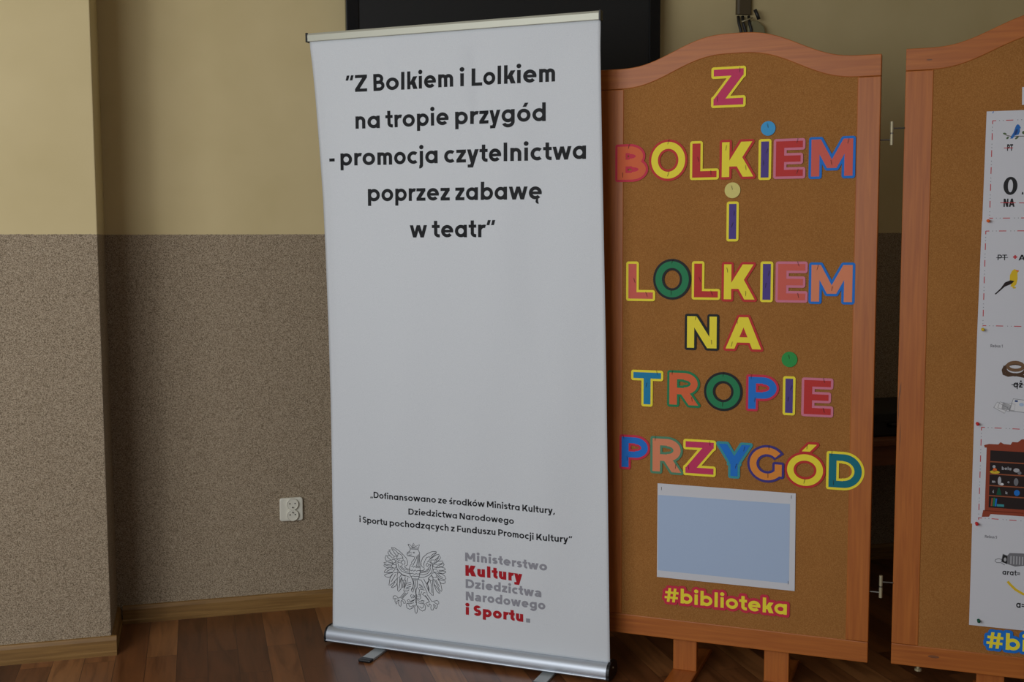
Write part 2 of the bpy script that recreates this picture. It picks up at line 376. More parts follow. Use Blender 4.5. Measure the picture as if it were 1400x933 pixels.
def prim_polys(pr, grow=0.0, nseg=40):
    """convex polygons of one primitive, optionally grown outwards with rounded corners"""
    if pr[0] == 'p':
        pts = pr[1]
        if grow <= 0: return [pts]
        cx = sum(p[0] for p in pts)/len(pts); cy = sum(p[1] for p in pts)/len(pts)
        pts = sorted(pts, key=lambda p: math.atan2(p[1]-cy, p[0]-cx))
        n = len(pts); out = []
        for i in range(n):
            p0, p1, p2 = Vector(pts[i-1]), Vector(pts[i]), Vector(pts[(i+1) % n])
            e0, e1 = (p1-p0), (p2-p1)
            a0 = math.atan2(-e0.x, e0.y); a1 = math.atan2(-e1.x, e1.y)
            while a1 < a0: a1 += 2*math.pi
            k = max(1, int((a1-a0)/0.3))
            for j in range(k+1):
                t = a0+(a1-a0)*j/k
                out.append((p1.x+grow*math.cos(t), p1.y+grow*math.sin(t)))
        return [out]
    _, cx, cy, rx, ry, a0, a1, w = pr
    full = abs(a1-a0) >= 359.9
    ox, oy, ix, iy = rx+grow, ry+grow, max(rx-w-grow, 0), max(ry-w-grow, 0)
    if grow > 0 and not full:
        e = math.degrees(grow/max((rx+ry-w)/2, .05)); a0 -= e; a1 += e
    n = max(4, int(nseg*abs(a1-a0)/360)); out = []
    for i in range(n):
        t0 = math.radians(a0+(a1-a0)*i/n); t1 = math.radians(a0+(a1-a0)*(i+1)/n)
        o0 = (cx+ox*math.cos(t0), cy+oy*math.sin(t0)); o1 = (cx+ox*math.cos(t1), cy+oy*math.sin(t1))
        i0 = (cx+ix*math.cos(t0), cy+iy*math.sin(t0)); i1 = (cx+ix*math.cos(t1), cy+iy*math.sin(t1))
        if ix < 1e-4 or iy < 1e-4: out.append([(cx, cy), o0, o1])
        else: out.append([i0, o0, o1, i1])
    return out

def union(polys):
    """planar union of overlapping polygons -> (2D verts, triangles)"""
    vs, fs = [], []
    for p in polys:
        k = len(vs); vs += [Vector(q) for q in p]; fs.append(list(range(k, k+len(p))))
    v, e, f, _, _, src = delaunay_2d_cdt(vs, [], fs, 1, 1e-5)
    return [(p.x, p.y) for p in v], [tuple(t) for t, q in zip(f, src) if len(q)]

_cache = {}
def glyph_mesh(ch, w, style, nseg):
    k = (ch, w, style, nseg)
    if k not in _cache:
        pr = glyph(ch, w, style)[0]
        _cache[k] = union([p for q in pr for p in prim_polys(q, 0, nseg)]) if pr else ([], [])
    return _cache[k]
def set_line(txt, w, style='g', track=0.0):
    """-> list of (char, x) and total width, in cap heights"""
    x = 0.0; out = []
    for i, ch in enumerate(txt):
        _, W, lb, rb = glyph(ch, w, style)
        if i: x += lb
        out.append((ch, x)); x += W
        if i < len(txt)-1: x += rb+track
    return out, x
def text_bm(bm, txt, p0, p1, cap, w, fn, style='g', nseg=28, width=None):
    """flat lettering from baseline point p0 to p1 (surface coordinates), mapped to 3D by fn(u, z)"""
    lay, W = set_line(txt, w, style)
    L = math.hypot(p1[0]-p0[0], p1[1]-p0[1]); a = math.atan2(p1[1]-p0[1], p1[0]-p0[0])
    kx = L/W; c, s = math.cos(a), math.sin(a)
    for ch, x in lay:
        vs, fs = glyph_mesh(ch, w, style, nseg)
        if not vs: continue
        V = []
        for (gx, gy) in vs:
            lx, ly = (x+gx)*kx, gy*cap
            V.append(bm.verts.new(fn(p0[0]+lx*c-ly*s, p0[1]+lx*s+ly*c)))
        for t in fs:
            bm.faces.new([V[i] for i in t])
    return bm
def flat_bm(bm, pts, fn):
    """one filled outline (may be concave), mapped by fn"""
    v, _, f, _, _, _ = delaunay_2d_cdt([Vector(p) for p in pts], [], [list(range(len(pts)))], 1, 1e-6)
    V = [bm.verts.new(fn(p.x, p.y)) for p in v]
    for t in f: bm.faces.new([V[i] for i in t])
    return bm
def face_front(bm):
    bm.normal_update()
    for f in bm.faces:
        if f.normal.y > 0: f.normal_flip()
def print_obj(name, bm, m, parent):
    face_front(bm)
    me = bpy.data.meshes.new(name); bm.to_mesh(me); bm.free()
    return link(name, me, m, parent)
def sheet_bm(vs, fs, y0, y1, ox=0.0, oz=0.0):
    """thin solid from a planar triangulation; front at y0, back at y1"""
    bm = bmesh.new()
    F = [bm.verts.new((x-ox, y0, z-oz)) for x, z in vs]; B = [bm.verts.new((x-ox, y1, z-oz)) for x, z in vs]
    cnt = {}
    for t in fs:
        bm.faces.new([F[i] for i in t]); bm.faces.new([B[i] for i in reversed(t)])
        for i in range(len(t)):
            a, b = t[i], t[(i+1) % len(t)]
            k = (min(a, b), max(a, b)); cnt[k] = cnt.get(k, 0)+1
    for (a, b), c in cnt.items():
        if c == 1: bm.faces.new((F[a], F[b], B[b], B[a]))
    return bm
def strip(bm, pl, half, fn):
    n = len(pl); Lp, Rp = [], []
    for i in range(n):
        a = Vector(pl[max(i-1, 0)]); b = Vector(pl[min(i+1, n-1)]); d = (b-a)
        if d.length < 1e-7: d = Vector((1, 0))
        d.normalize(); q = Vector((-d.y, d.x))*half; p = Vector(pl[i])
        Lp.append(bm.verts.new(fn(*(p+q)))); Rp.append(bm.verts.new(fn(*(p-q))))
    for i in range(n-1): bm.faces.new((Lp[i], Lp[i+1], Rp[i+1], Rp[i]))
    return bm

# ------------------------------------------------------------------ measured places on the banner and on the left board (metres)
BANNER_LINES = [
    ('“Z Bolkiem i Lolkiem', (0.096, 1.8591), (0.8156, 1.8579), 0.0539, 0.198, 'ink', 'g'),
    ('na tropie przygód', (0.1311, 1.7403), (0.7851, 1.7401), 0.054, 0.198, 'ink', 'g'),
    ('- promocja czytelnictwa', (0.0292, 1.6222), (0.9173, 1.6206), 0.0545, 0.198, 'ink', 'g'),
    ('poprzez zabawę', (0.1709, 1.5045), (0.7721, 1.5018), 0.0541, 0.198, 'ink', 'g'),
    ('w teatr”', (0.3202, 1.3861), (0.6208, 1.386), 0.0536, 0.198, 'ink', 'g'),
    ('„Dofinansowano ze środków Ministra Kultury,', (0.1627, 0.5203), (0.8167, 0.5196), 0.0207, 0.185, 'ink', 'g'),
    ('Dziedzictwa Narodowego', (0.3053, 0.4744), (0.6777, 0.4736), 0.0204, 0.185, 'ink', 'g'),
    ('i Sportu pochodzących z Funduszu Promocji Kultury”', (0.1179, 0.4312), (0.8726, 0.4306), 0.0208, 0.185, 'ink', 'g'),
    ('Ministerstwo', (0.5065, 0.3364), (0.7916, 0.3345), 0.0284, 0.235, 'grey', 'b'),
    ('Kultury', (0.5073, 0.2872), (0.7075, 0.2883), 0.0358, 0.265, 'red', 'b'),
    ('Dziedzictwa', (0.5078, 0.2471), (0.7719, 0.246), 0.0293, 0.235, 'grey', 'b'),
    ('Narodowego', (0.5082, 0.2057), (0.7848, 0.2067), 0.0293, 0.235, 'grey', 'b'),
    ('i Sportu', (0.5079, 0.158), (0.709, 0.1573), 0.0349, 0.265, 'red', 'b'),
    ('■', (0.7188, 0.1574), (0.7326, 0.1576), 0.0133, 0.2, 'grey', 'b'),
]
HASHTAG = ('#biblioteka', (0.2149, 0.2427), (0.5916, 0.2452), 0.0443, 0.2, 'yellow', 'g')
EMBLEM = [
    [(0.2424,0.3583),(0.2529,0.3577),(0.2685,0.3496),(0.2840,0.3368),(0.2952,0.3259),(0.2994,0.3151),(0.2989,0.3039),(0.2949,0.3003),(0.2888,0.2989),(0.2904,0.2935),(0.2991,0.2896),(0.3051,0.2886)],
    [(0.2424,0.3583),(0.2432,0.3528),(0.2526,0.3393),(0.2630,0.3291)],
    [(0.2458,0.3546),(0.2563,0.3492),(0.2658,0.3398),(0.2639,0.3292)],
    [(0.2658,0.3398),(0.2753,0.3375),(0.2822,0.3294),(0.2830,0.3247)],
    [(0.2405,0.3493),(0.2317,0.3485),(0.2343,0.3439),(0.2421,0.3351),(0.2499,0.3294)],
    [(0.2308,0.3436),(0.2280,0.3385),(0.2332,0.3310),(0.2454,0.3218)],
    [(0.2352,0.3440),(0.2403,0.3349)],
    [(0.2332,0.3286),(0.2200,0.3281),(0.2172,0.3198),(0.2197,0.3121),(0.2259,0.3095),(0.2400,0.3141)],
    [(0.2243,0.3254),(0.2304,0.3195),(0.2383,0.3155)],
    [(0.2250,0.3074),(0.2116,0.3024),(0.2151,0.2988),(0.2274,0.2976),(0.2486,0.3037)],
    [(0.2276,0.3064),(0.2399,0.3060),(0.2486,0.3029)],
    [(0.2115,0.2952),(0.2132,0.2905),(0.2238,0.2868),(0.2396,0.2884)],
    [(0.2133,0.2962),(0.2274,0.2936),(0.2397,0.2948)],
    [(0.2502,0.2878),(0.2308,0.2875),(0.2184,0.2798),(0.2129,0.2712),(0.2138,0.2689),(0.2288,0.2704),(0.2447,0.2736)],
    [(0.2218,0.2737),(0.2343,0.2814),(0.2448,0.2841)],
    [(0.2128,0.2599),(0.2235,0.2658),(0.2447,0.2720)],
    [(0.2128,0.2599),(0.2171,0.2555),(0.2268,0.2533),(0.2374,0.2576),(0.2464,0.2698)],
    [(0.2507,0.3279),(0.2578,0.3302),(0.2621,0.3266),(0.2594,0.3208),(0.2523,0.3185),(0.2498,0.3230),(0.2507,0.3279)],
    [(0.2409,0.3141),(0.2471,0.3180),(0.2575,0.3142),(0.2539,0.3074),(0.2469,0.3051),(0.2417,0.3110)],
    [(0.2397,0.2948),(0.2451,0.3001),(0.2573,0.2998),(0.2581,0.2918),(0.2519,0.2880),(0.2432,0.2895),(0.2397,0.2948)],
    [(0.2465,0.2762),(0.2536,0.2858),(0.2624,0.2843),(0.2640,0.2764),(0.2552,0.2723),(0.2482,0.2732)],
    [(0.2622,0.2730),(0.2727,0.2741),(0.2761,0.2681),(0.2690,0.2577),(0.2603,0.2584),(0.2622,0.2730)],
    [(0.2779,0.2666),(0.2900,0.2647),(0.2899,0.2567),(0.2828,0.2463),(0.2777,0.2522),(0.2769,0.2617)],
    [(0.2576,0.3158),(0.2574,0.3030),(0.2607,0.2889),(0.2675,0.2784),(0.2796,0.2684),(0.2953,0.2652),(0.3074,0.2617)],
    [(0.2653,0.3038),(0.2677,0.2912),(0.2763,0.2809),(0.2902,0.2759),(0.3058,0.2743)],
    [(0.2713,0.2980),(0.2781,0.2875),(0.2920,0.2809),(0.3041,0.2789)],
    [(0.2748,0.2983),(0.2834,0.2896),(0.3025,0.2851)],
    [(0.2611,0.3161),(0.2646,0.3213),(0.2734,0.3229),(0.2821,0.3262),(0.2838,0.3184),(0.2898,0.3158),(0.2906,0.3079),(0.2853,0.3026)],
    [(0.2627,0.3099),(0.2698,0.3186),(0.2750,0.3143),(0.2820,0.3182),(0.2749,0.3079),(0.2680,0.3104),(0.2627,0.3059)],
    [(0.2749,0.3079),(0.2819,0.3054),(0.2783,0.2987)],
    [(0.3019,0.3735),(0.3079,0.3732),(0.3148,0.3667),(0.3213,0.3785),(0.3286,0.3680),(0.3434,0.3758),(0.3380,0.3594),(0.3104,0.3584),(0.3019,0.3735)],
    [(0.3173,0.3638),(0.3213,0.3721),(0.3251,0.3645),(0.3173,0.3638)],
    [(0.3104,0.3616),(0.3389,0.3635)],
    [(0.3103,0.3576),(0.3068,0.3493),(0.2998,0.3462),(0.2980,0.3389),(0.3005,0.3336),(0.3083,0.3343),(0.3170,0.3336),(0.3239,0.3335)],
    [(0.3006,0.3423),(0.3085,0.3463),(0.3154,0.3454)],
    [(0.3032,0.3370),(0.3153,0.3390)],
    [(0.3197,0.3474),(0.3241,0.3494),(0.3258,0.3464),(0.3214,0.3451),(0.3197,0.3474)],
    [(0.3371,0.3585),(0.3422,0.3511),(0.3430,0.3448),(0.3431,0.3210),(0.3440,0.3116),(0.3442,0.2989)],
    [(0.3256,0.3336),(0.3247,0.3272),(0.3185,0.3186),(0.3133,0.3133),(0.3158,0.3104),(0.3070,0.3000),(0.3183,0.3003)],
    [(0.3308,0.3357),(0.3325,0.3295),(0.3236,0.3128),(0.3183,0.3027)],
    [(0.3352,0.3393),(0.3358,0.3235),(0.3322,0.3041),(0.3330,0.2978)],
    [(0.3395,0.3429),(0.3401,0.3208),(0.3373,0.2982)],
    [(0.3183,0.3003),(0.3217,0.2967),(0.3270,0.3036),(0.3303,0.2959),(0.3347,0.3012),(0.3381,0.2967),(0.3416,0.3019),(0.3442,0.2973)],
    [(0.3070,0.2984),(0.3051,0.2854),(0.3067,0.2728),(0.3126,0.2623),(0.3160,0.2546)],
    [(0.3442,0.2989),(0.3449,0.2847),(0.3412,0.2684),(0.3376,0.2569)],
    [(0.3077,0.2873),(0.3129,0.2846),(0.3164,0.2882),(0.3215,0.2839),(0.3268,0.2892),(0.3319,0.2850),(0.3372,0.2887),(0.3440,0.2878)],
    [(0.3076,0.2745),(0.3180,0.2772),(0.3231,0.2729),(0.3301,0.2768),(0.3370,0.2759),(0.3431,0.2782)],
    [(0.3118,0.2654),(0.3196,0.2678),(0.3265,0.2661),(0.3352,0.2686),(0.3412,0.2676)],
    [(0.3143,0.2576),(0.3377,0.2593)],
    [(0.3160,0.2538),(0.3368,0.2560)],
    [(0.3203,0.2519),(0.3226,0.2298),(0.3260,0.2222),(0.3279,0.2080),(0.3271,0.1759)],
    [(0.3341,0.2533),(0.3330,0.2309),(0.3294,0.2225),(0.3284,0.2081)],
    [(0.3267,0.2526),(0.3269,0.2303)],
    [(0.3226,0.1626),(0.3242,0.1452),(0.3284,0.1405),(0.3320,0.1461),(0.3339,0.1639),(0.3285,0.1713),(0.3226,0.1626)],
    [(0.2402,0.2643),(0.2338,0.2508),(0.2291,0.2270),(0.2335,0.2271),(0.2459,0.2376),(0.2602,0.2536)],
    [(0.2551,0.2675),(0.2381,0.2400)],
    [(0.2378,0.2207),(0.2422,0.2195),(0.2546,0.2273),(0.2600,0.2375)],
    [(0.2378,0.2207),(0.2458,0.2312),(0.2530,0.2416)],
    [(0.2611,0.2569),(0.2600,0.2359),(0.2614,0.2120),(0.2640,0.2082),(0.2737,0.2197),(0.2774,0.2345),(0.2760,0.2568)],
    [(0.2690,0.2561),(0.2696,0.2369),(0.2659,0.2205)],
    [(0.2742,0.2550),(0.2668,0.2238)],
    [(0.2794,0.2508),(0.2828,0.2415),(0.2790,0.2235),(0.2843,0.2273),(0.2916,0.2521)],
    [(0.2899,0.2519),(0.2897,0.2391),(0.2843,0.2241)],
    [(0.2995,0.2593),(0.2950,0.2428),(0.2878,0.2260),(0.2824,0.2142),(0.2981,0.2143),(0.3034,0.2197)],
    [(0.3143,0.2576),(0.3193,0.2454),(0.3174,0.2276),(0.3121,0.2191)],
    [(0.2967,0.2398),(0.3107,0.2461)],
    [(0.2949,0.2332),(0.3123,0.2399)],
    [(0.2930,0.2250),(0.3105,0.2317)],
    [(0.2912,0.2200),(0.3052,0.2247)],
    [(0.2876,0.2132),(0.2823,0.2030),(0.2698,0.1888),(0.2628,0.1864),(0.2541,0.1935),(0.2471,0.1927),(0.2435,0.1875),(0.2434,0.1810),(0.2504,0.1834),(0.2627,0.1832)],
    [(0.2504,0.1818),(0.2503,0.1721),(0.2546,0.1645),(0.2572,0.1664),(0.2573,0.1745),(0.2662,0.1803)],
    [(0.2662,0.1803),(0.2625,0.1687),(0.2659,0.1610),(0.2712,0.1584),(0.2730,0.1634),(0.2723,0.1746),(0.2749,0.1797)],
    [(0.2749,0.1797),(0.2802,0.1771),(0.2818,0.1708),(0.2888,0.1716),(0.2889,0.1781),(0.2855,0.1825),(0.2767,0.1831)],
    [(0.2767,0.1831),(0.2821,0.1917),(0.2998,0.2097)],
    [(0.2733,0.1859),(0.2910,0.2072)],
    [(0.3238,0.1900),(0.3203,0.1848),(0.3081,0.1770),(0.2976,0.1774),(0.2959,0.1820),(0.3012,0.1858),(0.3081,0.1802),(0.3203,0.1864)],
    [(0.2958,0.1724),(0.2923,0.1672),(0.2939,0.1561),(0.3043,0.1525),(0.3165,0.1587),(0.3219,0.1689)],
    [(0.3010,0.1698),(0.3027,0.1636),(0.3113,0.1613),(0.3184,0.1685)],
    [(0.2941,0.1722),(0.3063,0.1720),(0.3202,0.1768)],
    [(0.3119,0.2046),(0.3083,0.1995),(0.3117,0.1918),(0.3204,0.1944),(0.3240,0.2028)],
    [(0.3171,0.2052),(0.3205,0.2008),(0.3135,0.1968)],
    [(0.3121,0.2223),(0.3174,0.2292),(0.3208,0.2232),(0.3172,0.2116),(0.3120,0.2159),(0.3121,0.2223)],
    [(0.3458,0.2880),(0.3553,0.2897),(0.3605,0.2942),(0.3588,0.3004),(0.3528,0.3014),(0.3486,0.3073),(0.3487,0.3184),(0.3549,0.3333),(0.3705,0.3475),(0.3877,0.3563),(0.4039,0.3586),(0.4047,0.3547),(0.3961,0.3452),(0.3823,0.3328)],
    [(0.4039,0.3547),(0.3910,0.3479),(0.3832,0.3392)],
    [(0.4046,0.3476),(0.4140,0.3501),(0.4148,0.3455),(0.4079,0.3369),(0.3993,0.3298)],
    [(0.3823,0.3313),(0.4046,0.3476)],
    [(0.4165,0.3441),(0.4198,0.3397),(0.4147,0.3313),(0.4027,0.3222)],
    [(0.4130,0.3390),(0.4010,0.3252)],
    [(0.4146,0.3266),(0.4265,0.3293),(0.4290,0.3248),(0.4213,0.3193),(0.4111,0.3167)],
    [(0.3958,0.3168),(0.4095,0.3260),(0.4146,0.3266)],
    [(0.4298,0.3226),(0.4323,0.3173),(0.4280,0.3106),(0.4127,0.3074)],
    [(0.4111,0.3120),(0.4196,0.3160),(0.4281,0.3200)],
    [(0.4025,0.3032),(0.4212,0.3083),(0.4331,0.3063),(0.4381,0.3021),(0.4296,0.2981),(0.4126,0.2964)],
    [(0.4126,0.2916),(0.4262,0.2954),(0.4381,0.2958),(0.4380,0.2919),(0.4295,0.2871),(0.4108,0.2883)],
    [(0.4040,0.2844),(0.4210,0.2862),(0.4345,0.2797),(0.4387,0.2707),(0.4327,0.2677),(0.4191,0.2702),(0.4056,0.2799)],
    [(0.4108,0.2820),(0.4192,0.2765),(0.4294,0.2736)],
    [(0.4056,0.2751),(0.4123,0.2679),(0.4208,0.2641),(0.4377,0.2627),(0.4368,0.2579),(0.4292,0.2531),(0.4207,0.2538),(0.4089,0.2676)],
    [(0.3634,0.3246),(0.3686,0.3347),(0.3790,0.3388),(0.3823,0.3313),(0.3754,0.3242)],
    [(0.3840,0.3283),(0.3976,0.3296),(0.3975,0.3201),(0.3890,0.3177),(0.3839,0.3219),(0.3840,0.3283)],
    [(0.3924,0.3149),(0.4077,0.3156),(0.4093,0.3087),(0.4008,0.3047),(0.3923,0.3070),(0.3924,0.3149)],
    [(0.3939,0.2992),(0.4041,0.2987),(0.4109,0.2915),(0.4006,0.2880),(0.3921,0.2911),(0.3939,0.2992)],
    [(0.3886,0.2844),(0.3989,0.2871),(0.4056,0.2799),(0.4038,0.2718),(0.3919,0.2705),(0.3860,0.2778),(0.3886,0.2844)],
    [(0.3747,0.2656),(0.3851,0.2762),(0.3919,0.2689),(0.3900,0.2577),(0.3798,0.2613),(0.3747,0.2656)],
    [(0.3898,0.3162),(0.3905,0.3020),(0.3869,0.2874),(0.3748,0.2751),(0.3576,0.2669),(0.3412,0.2652)],
    [(0.3828,0.3028),(0.3810,0.2932),(0.3715,0.2811),(0.3559,0.2755),(0.3439,0.2751)],
    [(0.3785,0.2992),(0.3698,0.2873),(0.3439,0.2798)],
    [(0.3751,0.2989),(0.3647,0.2883),(0.3457,0.2848)],
    [(0.3625,0.3230),(0.3581,0.3130),(0.3597,0.3037)],
    [(0.3702,0.3222),(0.3788,0.3214),(0.3856,0.3173),(0.3837,0.3077),(0.3751,0.3005)],
    [(0.3667,0.3107),(0.3719,0.3176),(0.3769,0.3117),(0.3717,0.3049),(0.3666,0.3075),(0.3667,0.3107)],
    [(0.3769,0.3117),(0.3821,0.3138),(0.3812,0.3074)],
    [(0.3781,0.2612),(0.3711,0.2509),(0.3759,0.2212),(0.3878,0.2098),(0.3921,0.2087),(0.3915,0.2308),(0.3900,0.2577)],
    [(0.3807,0.2614),(0.3848,0.2460),(0.3879,0.2178)],
    [(0.3660,0.2503),(0.3709,0.2318),(0.3759,0.2204),(0.3778,0.2294),(0.3694,0.2507)],
    [(0.3935,0.2659),(0.3951,0.2487),(0.4034,0.2274),(0.4135,0.2190),(0.4169,0.2201),(0.4119,0.2299),(0.3968,0.2473)],
    [(0.3970,0.2647),(0.4053,0.2498),(0.4137,0.2333),(0.4221,0.2263),(0.4239,0.2312),(0.4206,0.2498),(0.4123,0.2663)],
    [(0.4021,0.2637),(0.4155,0.2414)],
    [(0.3575,0.2622),(0.3643,0.2502),(0.3694,0.2459),(0.3763,0.2546),(0.3747,0.2656)],
    [(0.3394,0.2571),(0.3488,0.2565),(0.3539,0.2475),(0.3623,0.2309),(0.3707,0.2143),(0.3587,0.2162),(0.3517,0.2074)],
    [(0.3392,0.2427),(0.3521,0.2377)],
    [(0.3391,0.2379),(0.3555,0.2333)],
    [(0.3408,0.2317),(0.3571,0.2287)],
    [(0.3433,0.2256),(0.3605,0.2243)],
    [(0.3364,0.2297),(0.3415,0.2223),(0.3397,0.2093),(0.3448,0.2051),(0.3501,0.2184)],
    [(0.3690,0.2109),(0.3774,0.2007),(0.3859,0.1889),(0.3945,0.1907),(0.4065,0.1944),(0.4115,0.1902),(0.4123,0.1840),(0.4063,0.1817),(0.3944,0.1867)],
    [(0.4063,0.1817),(0.4062,0.1722),(0.4010,0.1652),(0.3976,0.1680),(0.3994,0.1762),(0.3926,0.1802)],
    [(0.3926,0.1802),(0.3942,0.1692),(0.3907,0.1600),(0.3838,0.1593),(0.3822,0.1662),(0.3840,0.1760),(0.3772,0.1800)],
    [(0.3772,0.1800),(0.3754,0.1702),(0.3702,0.1712),(0.3686,0.1758),(0.3634,0.1784),(0.3686,0.1822),(0.3790,0.1866)],
    [(0.3773,0.1864),(0.3671,0.1996),(0.3552,0.2078)],
    [(0.3756,0.1910),(0.3620,0.2070)],
    [(0.3334,0.1910),(0.3376,0.1851),(0.3480,0.1815),(0.3566,0.1825),(0.3584,0.1874),(0.3532,0.1885),(0.3463,0.1861)],
    [(0.3583,0.1779),(0.3633,0.1689),(0.3615,0.1575),(0.3511,0.1515),(0.3408,0.1567),(0.3340,0.1687)],
    [(0.3548,0.1759),(0.3564,0.1665),(0.3494,0.1609),(0.3409,0.1663)],
    [(0.3358,0.1785),(0.3479,0.1767),(0.3583,0.1795)],
    [(0.3362,0.2057),(0.3431,0.2049),(0.3464,0.1957),(0.3412,0.1903),(0.3343,0.1943)],
    [(0.3378,0.1995),(0.3413,0.1983)],
    [(0.3223,0.2010),(0.3277,0.1904),(0.3335,0.2022)],
    [(0.3301,0.2082),(0.3312,0.1924),(0.3297,0.1698)],
]
LETTERS = [
    ('Z', 'magenta', 'yellow', [0.3442, 1.7668, 0.4471, 1.8863], 'top row'),
    ('B', 'orange', 'crimson', [0.0486, 1.5539, 0.153, 1.6692], 'second row'),
    ('O', 'yellow', 'red', [0.1554, 1.5539, 0.2746, 1.679], 'second row'),
    ('L', 'red', 'yellow', [0.2821, 1.555, 0.3701, 1.6711], 'second row'),
    ('K', 'yellow', 'red', [0.3715, 1.5546, 0.4797, 1.6719], 'second row'),
    ('I', 'purple', 'yellow', [0.4868, 1.5505, 0.5242, 1.6703], 'second row'),
    ('E', 'red', 'pink', [0.5305, 1.5525, 0.6229, 1.6691], 'second row'),
    ('M', 'coral', 'blue', [0.6317, 1.5503, 0.7626, 1.6708], 'second row'),
    ('I', 'purple', 'yellow', [0.3947, 1.37, 0.4311, 1.489], 'third row'),
    ('L', 'coral', 'yellow', [0.0852, 1.187, 0.1774, 1.3093], 'fourth row'),
    ('O', 'green', 'black', [0.1709, 1.1927, 0.2892, 1.3175], 'fourth row'),
    ('L', 'red', 'yellow', [0.2912, 1.194, 0.3783, 1.3107], 'fourth row'),
    ('K', 'yellow', 'red', [0.3821, 1.1895, 0.4887, 1.3087], 'fourth row'),
    ('I', 'purple', 'yellow', [0.4974, 1.1895, 0.5351, 1.3106], 'fourth row'),
    ('E', 'coral', 'pink', [0.5422, 1.1895, 0.636, 1.3107], 'fourth row'),
    ('M', 'salmon', 'blue', [0.6383, 1.1864, 0.7688, 1.308], 'fourth row'),
    ('N', 'yellow', 'black', [0.271, 1.0394, 0.3763, 1.1505], 'fifth row'),
    ('A', 'yellow', 'red', [0.3894, 1.0404, 0.5102, 1.1504], 'fifth row'),
    ('T', 'cyan', 'yellow', [0.1027, 0.8584, 0.2052, 0.9724], 'sixth row'),
    ('R', 'orange', 'green', [0.2175, 0.8618, 0.3221, 0.9751], 'sixth row'),
    ('O', 'green', 'black', [0.3321, 0.8562, 0.4495, 0.9753], 'sixth row'),
    ('P', 'blue', 'crimson', [0.4596, 0.8601, 0.5578, 0.9715], 'sixth row'),
    ('I', 'purple', 'yellow', [0.5689, 0.8532, 0.6055, 0.9703], 'sixth row'),
    ('E', 'red', 'pink', [0.6233, 0.8527, 0.7154, 0.9685], 'sixth row'),
    ('P', 'blue', 'crimson', [0.0658, 0.6557, 0.1648, 0.7661], 'seventh row'),
    ('R', 'salmon', 'sage', [0.1656, 0.6492, 0.2711, 0.767], 'seventh row'),
    ('Z', 'magenta', 'yellow', [0.2698, 0.6507, 0.3713, 0.7641], 'seventh row'),
    ('Y', 'blue', 'teal', [0.3711, 0.6507, 0.4827, 0.7629], 'seventh row'),
    ('G', 'amber', 'indigo', [0.4664, 0.6453, 0.5767, 0.7595], 'seventh row'),
    ('Ó', 'yellow', 'red', [0.5779, 0.6366, 0.6968, 0.7763], 'seventh row'),
    ('D', 'petrol', 'yellow', [0.6986, 0.6384, 0.807, 0.7529], 'seventh row'),
]
DOTS = [
    ('blue', [0.4924, 1.6797, 0.5354, 1.7217], 'second row'),
    ('cream', [0.3877, 1.4989, 0.4349, 1.5455], 'third row'),
    ('leaf', [0.5635, 0.9973, 0.6094, 1.0436], 'sixth row'),
]
PRINT_SHEET = [(0.191, 0.32), (0.6149, 0.3198), (0.6118, 0.6186), (0.1889, 0.618)]
PRINT_IMAGE = [(0.1931, 0.3395), (0.5977, 0.3429), (0.5962, 0.5849), (0.1913, 0.581)]


# ------------------------------------------------------------------ room
WALL_O, WALL_A = Vector((-1.13020, 4.15456, 0)), 0.26561
WX, WY = Vector((math.cos(WALL_A), math.sin(WALL_A), 0)), Vector((-math.sin(WALL_A), math.cos(WALL_A), 0))
def in_wall(o): o.location = WALL_O; o.rotation_euler = (0, 0, WALL_A); return o
PIER, PIER_EDGE, CEIL = 0.3223, -0.309, 3.0
XR = 4.3; XL = -1.9
in_wall(struct(obj('floor', newbox(XL-1.2, XR, -6.2, 0.15, -0.06, 0.0), M['floor'])))
in_wall(struct(obj('wall_back', newbox(PIER_EDGE-0.02, XR, 0.0, 0.15, 0.0, CEIL), M['wall'])))
in_wall(struct(obj('wall_left', newbox(XL, PIER_EDGE, -PIER, 0.15, 0.0, CEIL), M['wall'], bevel=0.003)))
in_wall(struct(obj('light_block_right', newbox(XR-0.15, XR, -6.2, 0.0, 0.0, CEIL), M['wall'])))  # unseen wall, added to block ambient light from the right behind the boards
in_wall(struct(obj('ceiling', newbox(XL, XR, -4.6, 0.15, CEIL, CEIL+0.1), M['ceiling'])))
def base_bm(x0, x1, y, axis='x'):
    prof = [(0, 0), (-0.017, 0), (-0.017, 0.012), (-0.013, 0.016), (-0.012, 0.050), (-0.006, 0.062), (0, 0.064)]
    return prism(bmesh.new(), prof, x0, x1, lambda p, q, a: (a, y+p, q))
in_wall(struct(obj('baseboard_back', base_bm(PIER_EDGE+0.017, XR, 0.0), M['oak_x'])))
in_wall(struct(obj('baseboard_left', base_bm(XL, PIER_EDGE+0.017, -PIER), M['oak_x'])))
bm = prism(bmesh.new(), [(0, 0), (0.017, 0), (0.017, 0.012), (0.013, 0.016), (0.012, 0.050), (0.006, 0.062), (0, 0.064)], -PIER, 0.0, lambda p, q, a: (PIER_EDGE+p, a, q))
in_wall(struct(obj('baseboard_side', bm, M['oak_x'])))

